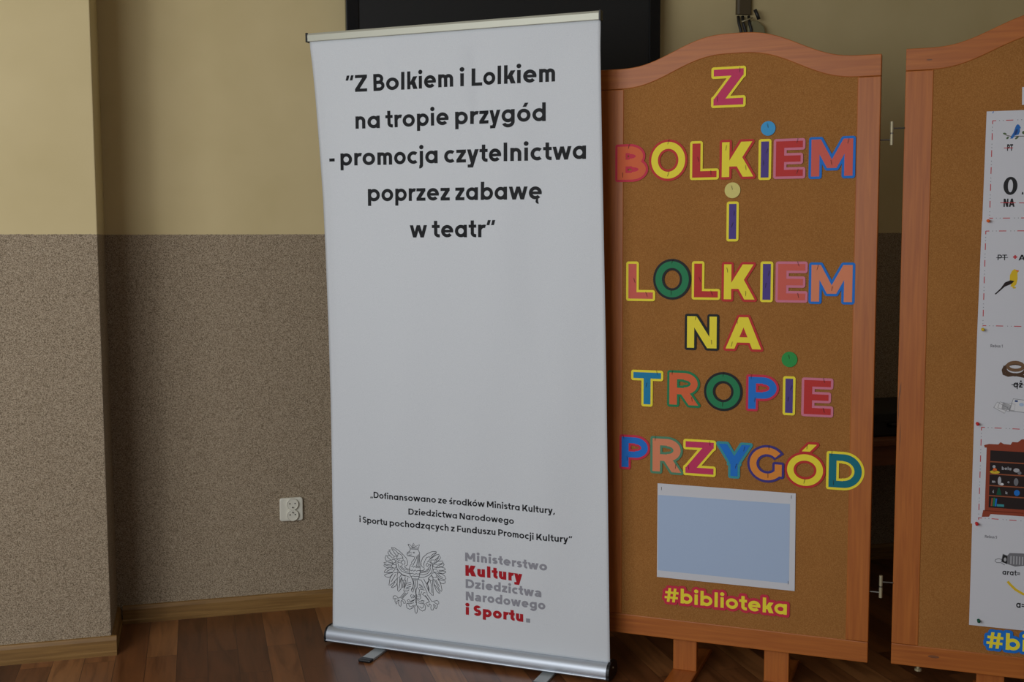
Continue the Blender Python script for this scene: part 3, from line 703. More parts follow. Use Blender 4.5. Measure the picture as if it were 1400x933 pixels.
# ------------------------------------------------------------------ television
tv = in_wall(thing('television', 'large black flat television mounted high on the cream wall behind the banner', 'television'))
tv.location = WALL_O + WX*1.1425; TW, TZ0, TZ1 = 0.604, 1.72, 2.44
obj('back_shell', newbox(-TW+0.03, TW-0.03, -0.052, -0.012, TZ0+0.03, TZ1-0.03), M['tv_black'], tv, bevel=0.006)
bm = bmesh.new(); B_ = 0.046
for a in ((-TW, -TW+B_, TZ0, TZ1), (TW-B_, TW, TZ0, TZ1), (-TW+B_, TW-B_, TZ0, TZ0+B_), (-TW+B_, TW-B_, TZ1-B_, TZ1)):
    box(bm, a[0], a[1], -0.082, -0.05, a[2], a[3])
obj('bezel', bm, M['tv_black'], tv, bevel=0.003)
obj('screen', newbox(-TW+B_-0.002, TW-B_+0.002, -0.076, -0.054, TZ0+B_-0.002, TZ1-B_+0.002), M['screen'], tv)
obj('wall_bracket', newbox(-0.2, 0.2, -0.014, -0.001, 1.95, 2.25), M['black'], tv)

# ------------------------------------------------------------------ cable cover and bundle of plugs on the wall
cc = in_wall(thing('cable_cover', 'dark brown cable cover running up the cream wall above the left board', 'cable cover'))
cc.location = WALL_O + WX*2.132
bm = prism(bmesh.new(), [(-0.031, 0), (-0.031, -0.016), (-0.024, -0.022), (0.024, -0.022), (0.031, -0.016), (0.031, 0)], 2.270, 2.98, lambda p, q, a: (p, q, a))
obj('channel', bm, M['duct'], cc)
cb = in_wall(thing('cable_bundle', 'tangled bundle of dark cables and plugs hanging under the brown cable cover', 'cables'))
cb.location = WALL_O + WX*2.145
bm = bmesh.new()
for k, (x0, x1, s) in enumerate([(-0.038, -0.02, .0), (-0.022, 0.0, .006), (0.002, 0.012, .012)]):
    path_tube(bm, [(x0, -0.012-s, 2.262), (x0-0.002, -0.022-s, 2.235), (x0+0.004, -0.026-s, 2.21), (x1, -0.02-s, 2.16), (x1+.01*k, -0.012, 1.98)], 0.006)
obj('cable', bm, M['cable'], cb, smooth=True)
bm = bmesh.new()
path_tube(bm, [(0.026, -0.03, 2.288), (0.034, -0.034, 2.268), (0.042, -0.034, 2.25)], 0.007)
obj('plug', bm, M['cable'], cb, smooth=True)
bm = bmesh.new()
path_tube(bm, [(-0.036, -0.040, 2.236), (-0.016, -0.044, 2.243), (0.010, -0.042, 2.254)], 0.0028)
obj('metal_tie', bm, M['steel'], cb, smooth=True)
bm = prism(bmesh.new(), [(-0.006, 2.10), (-0.004, 2.222), (0.012, 2.246), (0.04, 2.246), (0.055, 2.234), (0.068, 2.226), (0.076, 2.19), (0.078, 2.10)], -0.036, -0.004, lambda p, q, a: (p, a, q))
obj('sleeve', bm, M['mesh_sleeve'], cb, bevel=0.008)

# ------------------------------------------------------------------ double wall socket
so = in_wall(thing('wall_socket', 'ivory double power socket low on the mosaic plaster wall beside the banner', 'socket'))
so.location = WALL_O + WX*0.3151 + Vector((0, 0, 0.381))
pl = []
for cx, cz, a0 in ((0.033, 0.035, 0), (-0.033, 0.035, 90), (-0.033, -0.035, 180), (0.033, -0.035, 270)):
    for k in range(7):
        t = math.radians(a0+15*k); pl.append((cx+0.009*math.cos(t), cz+0.009*math.sin(t)))
pl2 = [(x*(1+0.06*math.cos(z*36)), z) for x, z in pl]
obj('cover_plate', prism(bmesh.new(), pl2, -0.012, 0.0, lambda p, q, a: (p, a, q)), M['socket_white'], so, bevel=0.004)
for cz in (0.0205, -0.0205):
    bm = lathe(bmesh.new(), [(0.0215, -0.010), (0.0215, -0.021), (0.0200, -0.0215), (0.0192, -0.0195), (0.0002, -0.0190)], (0.004, 0, cz), 'y', 32)
    oc = obj('outlet', bm, M['socket_white'], so, smooth=False)
    bm = bmesh.new()
    for dx in (-0.0095, 0.0095): lathe(bm, [(0.0026, -0.0194), (0.0026, -0.0180)], (0.004+dx, 0, cz+(0.003 if cz > 0 else 0.002)), 'y', 12)
    obj('pin_hole', bm, M['hole'], oc)
    obj('earth_pin', lathe(bmesh.new(), [(0.0022, -0.018), (0.0022, -0.025), (0.0012, -0.026)], (0.004, 0, cz+(-0.011 if cz > 0 else 0.011)), 'y', 12), M['pin_steel'], oc)

# ------------------------------------------------------------------ table with black case behind the boards
tb = in_wall(thing('side_table', 'brown wooden table against the wall, glimpsed through the gap between the boards', 'table'))
tb.location = WALL_O + WX*2.55 + WY*(-0.33)
obj('table_top', newbox(-0.62, 0.62, -0.27, 0.30, 0.612, 0.638), M['table_wood'], tb, bevel=0.003)
bm = bmesh.new(); box(bm, -0.57, 0.57, -0.245, -0.225, 0.535, 0.612); box(bm, -0.57, 0.57, 0.245, 0.265, 0.535, 0.612)
box(bm, -0.57, -0.55, -0.225, 0.245, 0.535, 0.612); box(bm, 0.55, 0.57, -0.225, 0.245, 0.535, 0.612)
obj('apron', bm, M['table_wood'], tb)
for sx in (-0.585, 0.54):
    for sy in (-0.252, 0.225):
        obj('leg', newbox(sx, sx+0.045, sy, sy+0.045, 0.0, 0.612), M['table_wood'], tb, bevel=0.003)
bc = in_wall(thing('equipment_case', 'flat black equipment case lying on the brown table behind the boards', 'case'))
bc.location = WALL_O + WX*2.55 + WY*(-0.33) + Vector((0, 0, 0.638))
obj('case_body', newbox(-0.42, 0.42, -0.22, 0.14, 0.0, 0.094), M['case_black'], bc, bevel=0.008)
obj('lid_seam', newbox(-0.422, 0.422, -0.222, 0.142, 0.056, 0.060), M['hole'], bc)
obj('handle', path_tube(bmesh.new(), [(-0.07, -0.218, 0.045), (-0.06, -0.24, 0.045), (0.06, -0.24, 0.045), (0.07, -0.218, 0.045)], 0.008), M['black'], bc, smooth=True)

# ------------------------------------------------------------------ cork display boards
BW, BZ0, BZS = 0.828, 0.125, 1.898
def sm(t): t = max(0, min(1, t)); return t*t*t*(t*(6*t-15)+10)
def arch(u, lo, hi):
    """flat shoulder, swelling to a rounded crest in the middle"""
    d = abs(u-BW/2)/(BW/2)
    return lo + (hi-lo)*(1-sm((d-0.02)/0.86))
def make_board(label, loc, yaw, dz, group):
    t = thing('display_board', label, 'display board', loc, yaw, group)
    n = 48; us = [BW*i/n for i in range(n+1)]
    out = [(u, arch(u, BZS+dz, 1.9835+dz)) for u in us]; inn = [(u, arch(u, 1.8365+dz, 1.9235+dz)) for u in us]
    bm = bmesh.new()
    F0 = [bm.verts.new((u, 0, z)) for u, z in out]; F1 = [bm.verts.new((u, 0, z)) for u, z in inn]
    B0 = [bm.verts.new((u, 0.03, z)) for u, z in out]; B1 = [bm.verts.new((u, 0.03, z)) for u, z in inn]
    for i in range(n):
        bm.faces.new((F0[i], F0[i+1], F1[i+1], F1[i])); bm.faces.new((B0[i], B1[i], B1[i+1], B0[i+1]))
        bm.faces.new((F0[i], B0[i], B0[i+1], F0[i+1])); bm.faces.new((F1[i], F1[i+1], B1[i+1], B1[i]))
    bm.faces.new((F0[0], F1[0], B1[0], B0[0])); bm.faces.new((F0[n], B0[n], B1[n], F1[n]))
    obj('top_rail', bm, M['beech_x'], t, bevel=0.0022)
    obj('bottom_rail', newbox(0, BW, 0, 0.03, BZ0, 0.1875), M['beech_x'], t, bevel=0.0022)
    for a, b in ((0, 0.0745), (BW-0.064, BW)):
        obj('stile', newbox(a, b, 0.0, 0.03, 0.1882, 1.836+dz), M['beech_z'], t, bevel=0.0022)
    u0, u1 = 0.070, BW-0.060; k = [u for u in us if u0 < u < u1]
    pts = [(u0, 0.18)] + [(u1, 0.18), (u1, arch(u1, 1.8365+dz, 1.9235+dz)+0.006)] + [(u, arch(u, 1.8365+dz, 1.9235+dz)+0.006) for u in reversed(k)] + [(u0, arch(u0, 1.8365+dz, 1.9235+dz)+0.006)]
    v, _, f, _, _, _ = delaunay_2d_cdt([Vector(p) for p in pts], [], [list(range(len(pts)))], 1, 1e-6)
    obj('cork_panel', sheet_bm([(p.x, p.y) for p in v], [tuple(q) for q in f], 0.0022, 0.024), M['cork'], t)
    for a in (0.236, 0.521):
        obj('leg', newbox(a, a+0.075, 0.0305, 0.056, 0.017, 0.62), M['beech_z'], t, bevel=0.0022)
        obj('foot', prism(bmesh.new(), [(-0.20, 0), (0.27, 0), (0.27, 0.010), (0.24, 0.017), (-0.17, 0.017), (-0.20, 0.010)], a-0.002, a+0.077, lambda p, q, x: (x, p, q)), M['beech_y'], t, bevel=0.002)
    return t
B1_LOC, B1_A = Vector((0.27624, 3.62074, 0)), -0.369825
B2_LOC, B2_A = Vector((1.11512, 3.31527, 0)), -0.357257
board1 = make_board('beech-framed cork board with arched top covered in cut-out letters, right of the white banner', B1_LOC, B1_A, 0.0, 'arched cork display boards')
board2 = make_board('beech-framed cork board with white sheets pinned on it, cut by the right frame edge', B2_LOC, B2_A, 0.012, 'arched cork display boards')
def frame(loc, a):
    X = Vector((math.cos(a), math.sin(a), 0)); Y = Vector((-math.sin(a), math.cos(a), 0))
    return lambda u, y, z: loc + X*u + Y*y + Vector((0, 0, z))
on1, on2 = frame(B1_LOC, B1_A), frame(B2_LOC, B2_A)
lv = obj('levelling_bolt', lathe(bmesh.new(), [(0.010, 0.0), (0.010, 0.006), (0.005, 0.007), (0.005, 0.016)], (0.076, 0.015, 0.109), 'z', 12), M['steel'], board2)
# knots in the right board's rails are part of the wood
for lx, lz, sx_, sz_ in ((0.118, 0.161, 0.016, 0.0042), (0.062, 1.876, 0.008, 0.0018)):
    bm = bmesh.new(); flat_bm(bm, [(lx+sx_*math.cos(t), lz+sz_*math.sin(t)) for t in [2*math.pi*i/14 for i in range(14)]], lambda u, z: (u, -0.0004, z))
    print_obj('wood_knot', bm, M['table_wood'], board2)

bm = bmesh.new()
for pts in ([(0.0012, 0.830), (0.0035, 0.865), (0.0032, 0.905), (0.0075, 0.938), (0.0085, 0.965), (0.0050, 0.948), (0.0012, 0.915)], [(0.0075, 0.760), (0.0100, 0.795), (0.0092, 0.850), (0.0078, 0.812)]):
    flat_bm(bm, pts, lambda u, z: (u+0.001, -0.0004, z))
print_obj('wood_streak', bm, M['table_wood'], board2)

# two-part pin hinges in the gap
def hinge(z, label):
    t = thing('pin_hinge', label, 'hinge', on1(0.8595, 0.014, z), -0.3636, 'pin hinges between the boards')
    obj('barrel', tube(bmesh.new(), (0, 0, 0.002), (0, 0, 0.033), 0.0050, 16), M['steel'], t, smooth=False)
    obj('barrel', tube(bmesh.new(), (0, 0, -0.033), (0, 0, -0.002), 0.0050, 16), M['steel'], t, smooth=False)
    obj('pin', tube(bmesh.new(), (0, 0, -0.004), (0, 0, 0.004), 0.0045, 12), M['pin_steel'], t)
    obj('screw', tube(bmesh.new(), (0.004, 0, 0.014), (0.034, 0.003, 0.014), 0.0022, 8), M['pin_steel'], t)
    obj('screw', tube(bmesh.new(), (-0.032, 0, -0.018), (-0.004, 0, -0.018), 0.0022, 8), M['pin_steel'], t)
hinge(1.675, 'small steel pin hinge joining the two boards near the top of the gap')
hinge(0.356, 'small steel pin hinge joining the two boards near the bottom of the gap')

# ------------------------------------------------------------------ letters cut from coloured paper, pinned on the left board
GROUP = 'cut-out paper letters on the left board'
COLOUR_WORD = {'amber': 'light orange', 'petrol': 'dark teal', 'sage': 'grey-green', 'leaf': 'bright green', 'salmon': 'pale salmon', 'teal': 'teal', 'cyan': 'teal-blue', 'cream': 'pale yellow'}
cw = lambda c: COLOUR_WORD.get(c, c)
ORD = {'L': {'coral': ', leftmost', 'red': ', after green O'}}
EDGE = 0.0072
def straight_pin(parent, x, z, dx, dz):
    obj('pin', tube(bmesh.new(), (x, -0.0016, z), (x+dx, -0.0055, z+dz), 0.0005, 6), M['pin_steel'], parent)
for ch, face, edge, (u0, z0, u1, z1), row in LETTERS:
    w = 0.2
    pr = glyph(ch, w)[0]
    polys = [p for q in pr for p in prim_polys(q, 0, 64)]
    xs = [p[0] for q in polys for p in q]; ys = [p[1] for q in polys for p in q]
    W, H = max(xs)-min(xs), max(ys)-min(ys)
    sx, sz = (u1-u0-2*EDGE)/W, (z1-z0-2*EDGE)/H
    ox, oz = u0+EDGE-min(xs)*sx, z0+EDGE-min(ys)*sz
    cx = (u0+u1)/2
    # build in metres so that the paper edge keeps an even width
    def metres(p):
        if p[0] == 'p': return ('p', [(a*sx, b*sz) for a, b in p[1]])
        _, a, b, rx, ry, t0, t1, ww = p
        return ('a', a*sx, b*sz, rx*sx, ry*sz, t0, t1, ww*(sx+sz)/2)
    mp_ = [metres(p) for p in pr]
    fv, ff = union([p for q in mp_ for p in prim_polys(q, 0, 64)])
    ev, ef = union([p for q in mp_ for p in prim_polys(q, EDGE, 64)])
    where = ORD.get(ch, {}).get(face, '') if row == 'fourth row' else ''
    lab = '%s paper letter %s edged %s, %s of the left board%s' % (cw(face), ch, cw(edge), row, where)
    t = obj('paper_letter', sheet_bm([(x+ox, z+oz) for x, z in ev], ef, -0.0006, 0.0, cx, z0), M['p_'+edge])
    t.location = on1(cx, -0.0004, z0); t.rotation_euler = (0, 0, B1_A)
    tag(t, lab, 'letter', GROUP)
    obj('letter_face', sheet_bm([(x+ox, z+oz) for x, z in fv], ff, -0.0010, -0.0006, cx, z0), M['p_'+face], t)
    cand = [q for q in ff]; rr = random.Random(ch+row)
    tops = sorted(cand, key=lambda q: -sum(fv[i][1] for i in q))
    for q in (tops[min(1, len(tops)-1)], tops[-2 if len(tops) > 1 else -1]):
        px_ = sum(fv[i][0] for i in q)/3+ox-cx; pz_ = sum(fv[i][1] for i in q)/3+oz-z0
        straight_pin(t, px_, pz_, rr.uniform(-0.005, 0.005), 0.015)
for face, (u0, z0, u1, z1), row in DOTS:
    cx, cz = (u0+u1)/2, (z0+z1)/2; r = (z1-z0+u1-u0)/4
    t = obj('paper_dot', lathe(bmesh.new(), [(r, 0.0), (r, -0.0008)], (0, 0, 0), 'y', 40), M['p_'+('sky_blue' if face == 'blue' else face)])
    t.location = on1(cx, -0.0004, cz); t.rotation_euler = (0, 0, B1_A)
    tag(t, '%s paper dot above letter I, %s of the left board' % (cw(face), row), 'paper dot', 'paper dots on the left board')
    straight_pin(t, 0.0, 0.002, -0.003, 0.012)

def hashtag(txt, p0, p1, cap, loc, yaw, on, edge, label, ink):
    w = 0.2; lay, W = set_line(txt, w); L = p1[0]-p0[0]; kx = L/W
    pf, pe = [], []
    for ch, x in lay:
        for q in glyph(ch, w)[0]:
            if q[0] == 'p': q = ('p', [((a+x)*kx, b*cap) for a, b in q[1]])
            else: q = ('a', (q[1]+x)*kx, q[2]*cap, q[3]*kx, q[4]*cap, q[5], q[6], q[7]*(kx+cap)/2)
            pf += prim_polys(q, 0, 32); pe += prim_polys(q, 0.0085, 32)
    fv, ff = union(pf); ev, ef = union(pe)
    t = obj('paper_caption', sheet_bm(ev, ef, -0.0006, 0.0), M['p_'+edge])
    t.location = on(p0[0], -0.0004, (p0[1]+p1[1])/2); t.rotation_euler = (0, 0, yaw)
    tag(t, label, 'caption', 'paper hashtag captions')
    obj('lettering', sheet_bm(fv, ff, -0.0010, -0.0006), M['p_'+ink], t)
    return W
_t, _a, _b, _cap = HASHTAG[:4]
hashtag(_t, _a, _b, _cap, B1_LOC, B1_A, on1, 'crimson', 'yellow paper hashtag caption edged pinkish red under the picture on the left board', 'yellow')
hashtag(_t, (0.2589, 0.2065), (0.2589+0.3767, 0.2065), 0.0465, B2_LOC, B2_A, on2, 'blue', 'yellow paper hashtag caption edged blue at the bottom of the right board', 'yellow')

# printed picture sheet on the left board
su, sz0 = 0.19, 0.32
t = obj('picture_sheet', sheet_bm([(-0.0005, 0), (0.4236, 0), (0.4218, 0.2985), (-0.0005, 0.2985)], [(0, 1, 2, 3)], -0.0005, 0.0), M['paper'])
t.location = on1(su, -0.0004, sz0); t.rotation_euler = (0, 0, B1_A)
tag(t, 'white sheet with a plain pale blue picture pinned low on the left board', 'picture')
bm = bmesh.new(); flat_bm(bm, [(0.0025, 0.0215), (0.4065, 0.0215), (0.4055, 0.265), (0.0018, 0.262)], lambda u, z: (u, -0.0008, z))
print_obj('printed_picture', bm, M['p_sky'], t)
for a, b in ((0.012, 0.283), (0.409, 0.287), (0.404, 0.024)):
    obj('staple', newbox(a-0.0006, a+0.0006, -0.0016, -0.0005, b-0.005, b+0.005), M['pin_steel'], t)

# ------------------------------------------------------------------ rebus sheets on the right board
SHG = 'puzzle sheets pinned in a column on the right board'
def rebus(i, z0, z1, label, u0=0.2125, u1=0.6325, skew=0.0):
    t = obj('puzzle_sheet', sheet_bm([(skew, 0), (u1-u0, 0), (u1-u0, z1-z0), (0, z1-z0)], [(0, 1, 2, 3)], -0.0005, 0.0), M['paper'])
    t.location = on2(u0, -0.0004-0.0007*i, z0); t.rotation_euler = (0, 0, B2_A)
    tag(t, label, 'sheet', SHG)
    fn = lambda u, z: (u-u0, -0.0008, z-z0)
    fn2 = lambda u, z: (u-u0, -0.0010, z-z0)
    def poly(name, pts, c, f=fn, parent=t): bm = bmesh.new(); flat_bm(bm, pts, f); return print_obj(name, bm, M['p_'+c], parent)
    def text(s, p0, p1, cap, c='ink', w=0.2, style='g', f=fn):
        bm = bmesh.new(); text_bm(bm, s, p0, p1, cap, w, f, style); return print_obj('lettering', bm, M['p_'+c], t)
    def rule(p, q, half, c='dash_red'):
        bm = bmesh.new(); strip(bm, [p, q], half, fn2); return print_obj('strike_line', bm, M['p_'+c], t)
    def border(l, b, r, tp):
        bm = bmesh.new(); bd = bmesh.new(); step = 0.0465
        def run(p, q):
            L = math.hypot(q[0]-p[0], q[1]-p[1]); d = ((q[0]-p[0])/L, (q[1]-p[1])/L); s = 0.0
            at = lambda k: (p[0]+d[0]*k, p[1]+d[1]*k)
            strip(bm, [at(0), at(0.009)], 0.0011, fn); s = 0.0165
            while s < L-0.01:
                for k in (0.0, 0.0095):
                    strip(bd, [at(s+k), at(s+k+0.002)], 0.0009, fn)
                a = s+0.0175; strip(bm, [at(a), at(min(a+0.0185, L))], 0.0011, fn); s += step
        run((l, tp), (l, b)); run((l, tp), (r, tp)); run((l, b), (r, b)); run((r, tp), (r, b))
        print_obj('printed_border', bm, M['p_dash_red'], t); print_obj('border_dots', bd, M['p_mid_grey'], t)
    return t, poly, text, rule, border, fn, fn2
def ell(cx, cz, rx, rz, rot=0.0, n=18):
    c, s = math.cos(rot), math.sin(rot)
    return [(cx+rx*math.cos(a)*c-rz*math.sin(a)*s, cz+rx*math.cos(a)*s+rz*math.sin(a)*c) for a in [2*math.pi*k/n for k in range(n)]]

# lowest sheet first: the upper ones overlap it a little
t, poly, text, rule, border, fn, fn2 = rebus(0, 0.2675, 0.567, 'bottom white puzzle sheet on the right board, with grey camera and yellow banana', 0.2110, 0.6310)
text('Rebus 5', (0.2455, 0.5263), (0.2775, 0.5263), 0.0080, 'mid_grey')
poly('printed_camera', [(0.290, 0.460), (0.294, 0.484), (0.306, 0.480), (0.312, 0.488), (0.352, 0.490), (0.352, 0.455), (0.327, 0.450)], 'mid_grey')
poly('printed_camera', [(0.292, 0.462), (0.295, 0.482), (0.306, 0.478), (0.306, 0.455)], 'ink', fn2)
for k in range(5):
    poly('camera_stripe', [(0.314+0.0075*k, 0.4565), (0.3175+0.0075*k, 0.4565), (0.3175+0.0075*k, 0.4800), (0.314+0.0075*k, 0.4800)], 'pale_grey', fn2)
poly('camera_lens', ell(0.3005, 0.4680, 0.0035, 0.0060), 'pale_grey', lambda u, z: fn2(u, z)[:1] + (-0.0012,) + fn2(u, z)[2:])
bm = bmesh.new(); strip(bm, [(0.293, 0.467), (0.284, 0.469), (0.276, 0.466), (0.274, 0.461), (0.279, 0.457), (0.290, 0.458), (0.300, 0.452)], 0.0009, fn); print_obj('printed_strap', bm, M['p_mid_grey'], t)
text('arat=', (0.2946, 0.4241), (0.3405, 0.4241), 0.0150)
bm = bmesh.new(); strip(bm, [(0.309, 0.4055), (0.316, 0.397), (0.330, 0.384), (0.350, 0.373), (0.372, 0.372), (0.392, 0.382)], 0.0035, fn); print_obj('printed_banana', bm, M['p_bird_yellow'], t)
text('a=', (0.3333, 0.3319), (0.3560, 0.3319), 0.0195)

t, poly, text, rule, border, fn, fn2 = rebus(1, 0.5645, 0.8530, 'white puzzle sheet on the right board showing a brown bookcase', 0.2075, 0.6275)
border(0.2275, 0.5828, 0.6100, 0.8435)
C0, C1 = 0.2427, 0.4720
poly('printed_bookcase', [(C0, 0.604), (C1, 0.604), (C1, 0.786), (C0, 0.786)], 'mahogany')
poly('printed_bookcase', [(C0-0.005, 0.786), (C0-0.007, 0.793), (C0+0.006, 0.797), (C0+0.03, 0.797), (C0+0.036, 0.804), (C0+0.044, 0.799), (C0+0.062, 0.798), (C0+0.066, 0.806), (C0+0.08, 0.806), (C0+0.09, 0.815), (C0+0.104, 0.816),
     (C0+0.125, 0.816), (C0+0.138, 0.815), (C0+0.15, 0.806), (C0+0.165, 0.798), (C0+0.2, 0.804), (C1+0.007, 0.793), (C1+0.005, 0.786)], 'mahogany')
poly('printed_bookcase', [(C0-0.007, 0.586), (C0+0.012, 0.588), (C0+0.016, 0.596), (C1-0.016, 0.596), (C1-0.012, 0.588), (C1+0.007, 0.586), (C1+0.004, 0.606), (C0-0.004, 0.606)], 'mahogany')
for za, zb in ((0.7485, 0.7790), (0.7135, 0.7450), (0.6800, 0.7100), (0.6510, 0.6770), (0.6150, 0.6475)):
    poly('printed_shelf', [(C0+0.010, za), (C1-0.010, za), (C1-0.010, zb), (C0+0.010, zb)], 'case_dark', fn2)
fn3 = lambda u, z: fn2(u, z)[:1] + (-0.0012,) + fn2(u, z)[2:]
for k in (0.7462, 0.7112, 0.6780, 0.6488):
    poly('printed_shelf', [(C0+0.010, k-0.0012), (C1-0.010, k-0.0012), (C1-0.010, k+0.0018), (C0+0.010, k+0.0018)], 'shelf', fn3)
poly('printed_toy', ell(0.2660, 0.7175, 0.013, 0.0048), 'pin_yellow', fn3); poly('printed_toy', ell(0.2660, 0.7235, 0.0055, 0.0055), 'pin_orange', fn3); poly('printed_toy', ell(0.2635, 0.7330, 0.0040, 0.0042), 'pale_grey', fn3)
text('bela', (0.2840, 0.7255), (0.3085, 0.7255), 0.0090, 'pale_grey', f=fn3)
poly('printed_toy', ell(0.322, 0.7260, 0.008, 0.006), 'pale_grey', fn3); poly('printed_toy', ell(0.3300, 0.7190, 0.005, 0.005), 'mid_grey', fn3)
text('m', (0.2595, 0.6865), (0.2680, 0.6865), 0.0080, 'pale_grey', f=fn3)
poly('printed_toy', ell(0.2790, 0.6935, 0.0045, 0.012), 'pale_grey', fn3); poly('printed_toy', ell(0.2850, 0.6840, 0.0055, 0.0035), 'white', fn3)
text('o', (0.3000, 0.6880), (0.3050, 0.6880), 0.0075, 'pale_grey', f=fn3); poly('printed_toy', ell(0.3220, 0.6930, 0.0060, 0.0110), 'mid_grey', fn3)
text('ś', (0.2615, 0.6575), (0.2655, 0.6575), 0.0080, 'pale_grey', f=fn3); poly('printed_toy', [(0.2720, 0.6530), (0.2855, 0.6530), (0.2800, 0.6730), (0.2760, 0.6730)], 'pin_green', fn3)
text('k', (0.2955, 0.6565), (0.3010, 0.6565), 0.0075, 'pale_grey', f=fn3); poly('printed_toy', ell(0.3250, 0.6620, 0.0075, 0.0085), 'blue', fn3)
for k, (a, b, c) in enumerate(((0.2580, 0.0235, 'shelf'), (0.2635, 0.0245, 'green'), (0.2685, 0.0225, 'blue'))):
    poly('printed_book', [(a, 0.6195), (a+0.0042, 0.6195), (a+0.0058, 0.6195+b), (a+0.0016, 0.6195+b)], c, fn3)
poly('printed_book', [(0.2740, 0.6195), (0.2930, 0.6195), (0.2930, 0.6262), (0.2740, 0.6262)], 'teal', fn3)

t, poly, text, rule, border, fn, fn2 = rebus(2, 0.8520, 1.1200, 'white puzzle sheet on the right board with a coiled brown snake and envelopes', 0.2085, 0.6285, -0.001)
text('Rebus 1', (0.2440, 1.0715), (0.2755, 1.0715), 0.0085, 'mid_grey')
for ra, rb, q in ((0.026, 0.016, 0.0), (0.020, 0.011, 0.008)):
    bm = bmesh.new(); strip(bm, [(0.310+ra*math.cos(a), 1.012+q+rb*math.sin(a)) for a in [2*math.pi*k/20 for k in range(21)]], 0.0045, fn if q == 0 else fn2); print_obj('printed_snake', bm, M['p_brown' if q == 0 else 'p_brown_light'], t)
bm = bmesh.new(); strip(bm, [(0.284, 1.020), (0.279, 1.008), (0.281, 0.998), (0.292, 0.994), (0.310, 0.997), (0.335, 0.992), (0.355, 1.0)], 0.0042, fn2); print_obj('printed_snake', bm, M['p_brown'], t)
text('ąż', (0.3064, 0.9607), (0.3300, 0.9607), 0.0185); rule((0.3015, 0.9680), (0.3330, 0.9685), 0.0010, 'ink')
for k, (a, b, rot) in enumerate(((0.276, 0.902, -0.5), (0.286, 0.905, -0.3), (0.296, 0.906, -0.12))):
    c, s = math.cos(rot), math.sin(rot)
    q = [(a+x*c-z*s, b+x*s+z*c) for x, z in ((-0.016, -0.009), (0.016, -0.009), (0.016, 0.009), (-0.016, 0.009))]
    poly('printed_envelope', q, 'white', fn if k == 0 else fn2)
    bm = bmesh.new(); strip(bm, q+[q[0]], 0.0005, fn3); print_obj('envelope_outline', bm, M['p_mid_grey'], t)
q = [(0.298, 0.8945), (0.350, 0.8900), (0.356, 0.9240), (0.3075, 0.9285)]
poly('printed_envelope', q, 'white', fn3)
fn4 = lambda u, z: fn2(u, z)[:1] + (-0.0014,) + fn2(u, z)[2:]
bm = bmesh.new(); strip(bm, q+[q[0]], 0.0007, fn4); print_obj('envelope_outline', bm, M['p_mid_grey'], t)
poly('printed_stamp', [(0.3115, 0.9200), (0.3190, 0.9195), (0.3195, 0.9245), (0.3120, 0.9250)], 'bird_navy', fn4)
poly('printed_stamp', ell(0.3290, 0.9130, 0.006, 0.005), 'sky', fn4)

t, poly, text, rule, border, fn, fn2 = rebus(3, 1.1180, 1.4240, 'white puzzle sheet on the right board with a yellow bird', 0.2115, 0.6315, -0.003)
border(0.2225, 1.1320, 0.6140, 1.3966)
text('PT', (0.2551, 1.3155), (0.2790, 1.3155), 0.0155, w=0.17); rule((0.2515, 1.3228), (0.2815, 1.3232), 0.0008, 'ink')
text('+', (0.2945, 1.3165), (0.3050, 1.3165), 0.0180, 'dash_red', 0.24); text('A', (0.3085, 1.3152), (0.3260, 1.3152), 0.0155)
poly('printed_bird', [(0.2920, 1.2480), (0.2880, 1.2600), (0.2880, 1.2740), (0.2930, 1.2860), (0.2990, 1.2910), (0.3060, 1.2880), (0.3105, 1.2850), (0.3070, 1.2800), (0.3080, 1.2640), (0.3050, 1.2480), (0.2980, 1.2410), (0.2900, 1.2430)], 'bird_yellow')
poly('printed_wing', [(0.2500, 1.2210), (0.2535, 1.2200), (0.2760, 1.2420), (0.2930, 1.2500), (0.3000, 1.2580), (0.2900, 1.2600), (0.2760, 1.2540), (0.2660, 1.2380)], 'case_dark', fn2)
poly('printed_beak', ell(0.3065, 1.2862, 0.0042, 0.0018, -0.1), 'pin_orange', fn2); poly('printed_bird', ell(0.3000, 1.2395, 0.0045, 0.0025), 'pin_yellow', fn2)

t, poly, text, rule, border, fn, fn2 = rebus(4, 1.4232, 1.7260, 'topmost white puzzle sheet on the right board, with a small blue bird', 0.2150, 0.6350, -0.0025)
border(0.2310, 1.4321, 0.6180, 1.7000)
bm = bmesh.new(); strip(bm, [(0.2650, 1.6600), (0.2780, 1.6560), (0.3000, 1.6555), (0.3400, 1.6545)], 0.0008, fn); print_obj('printed_branch', bm, M['p_brown'], t)
for a, b, rx, rz, r_ in ((0.2630, 1.6635, 0.0048, 0.0026, -0.3), (0.2705, 1.6520, 0.0042, 0.0026, 0.9), (0.2940, 1.6515, 0.0055, 0.0026, 0.7), (0.3110, 1.6650, 0.0045, 0.0045, 0)):
    poly('printed_leaf', ell(a, b, rx, rz, r_), 'olive')
poly('printed_bird', [(0.2770, 1.6500), (0.2830, 1.6495), (0.2890, 1.6580), (0.2980, 1.6600), (0.3015, 1.6690), (0.3005, 1.6760), (0.3035, 1.6775), (0.2995, 1.6850), (0.2955, 1.6885), (0.2910, 1.6850), (0.2880, 1.6760), (0.2850, 1.6660), (0.2800, 1.6570)], 'bird_blue', fn2)
poly('printed_wing', ell(0.2915, 1.6670, 0.0035, 0.0085, -0.35), 'bird_navy', fn3)
text('PT', (0.2700, 1.6165), (0.2850, 1.6165), 0.0180, w=0.26); rule((0.2620, 1.6245), (0.2850, 1.6242), 0.0010)
bm = bmesh.new()
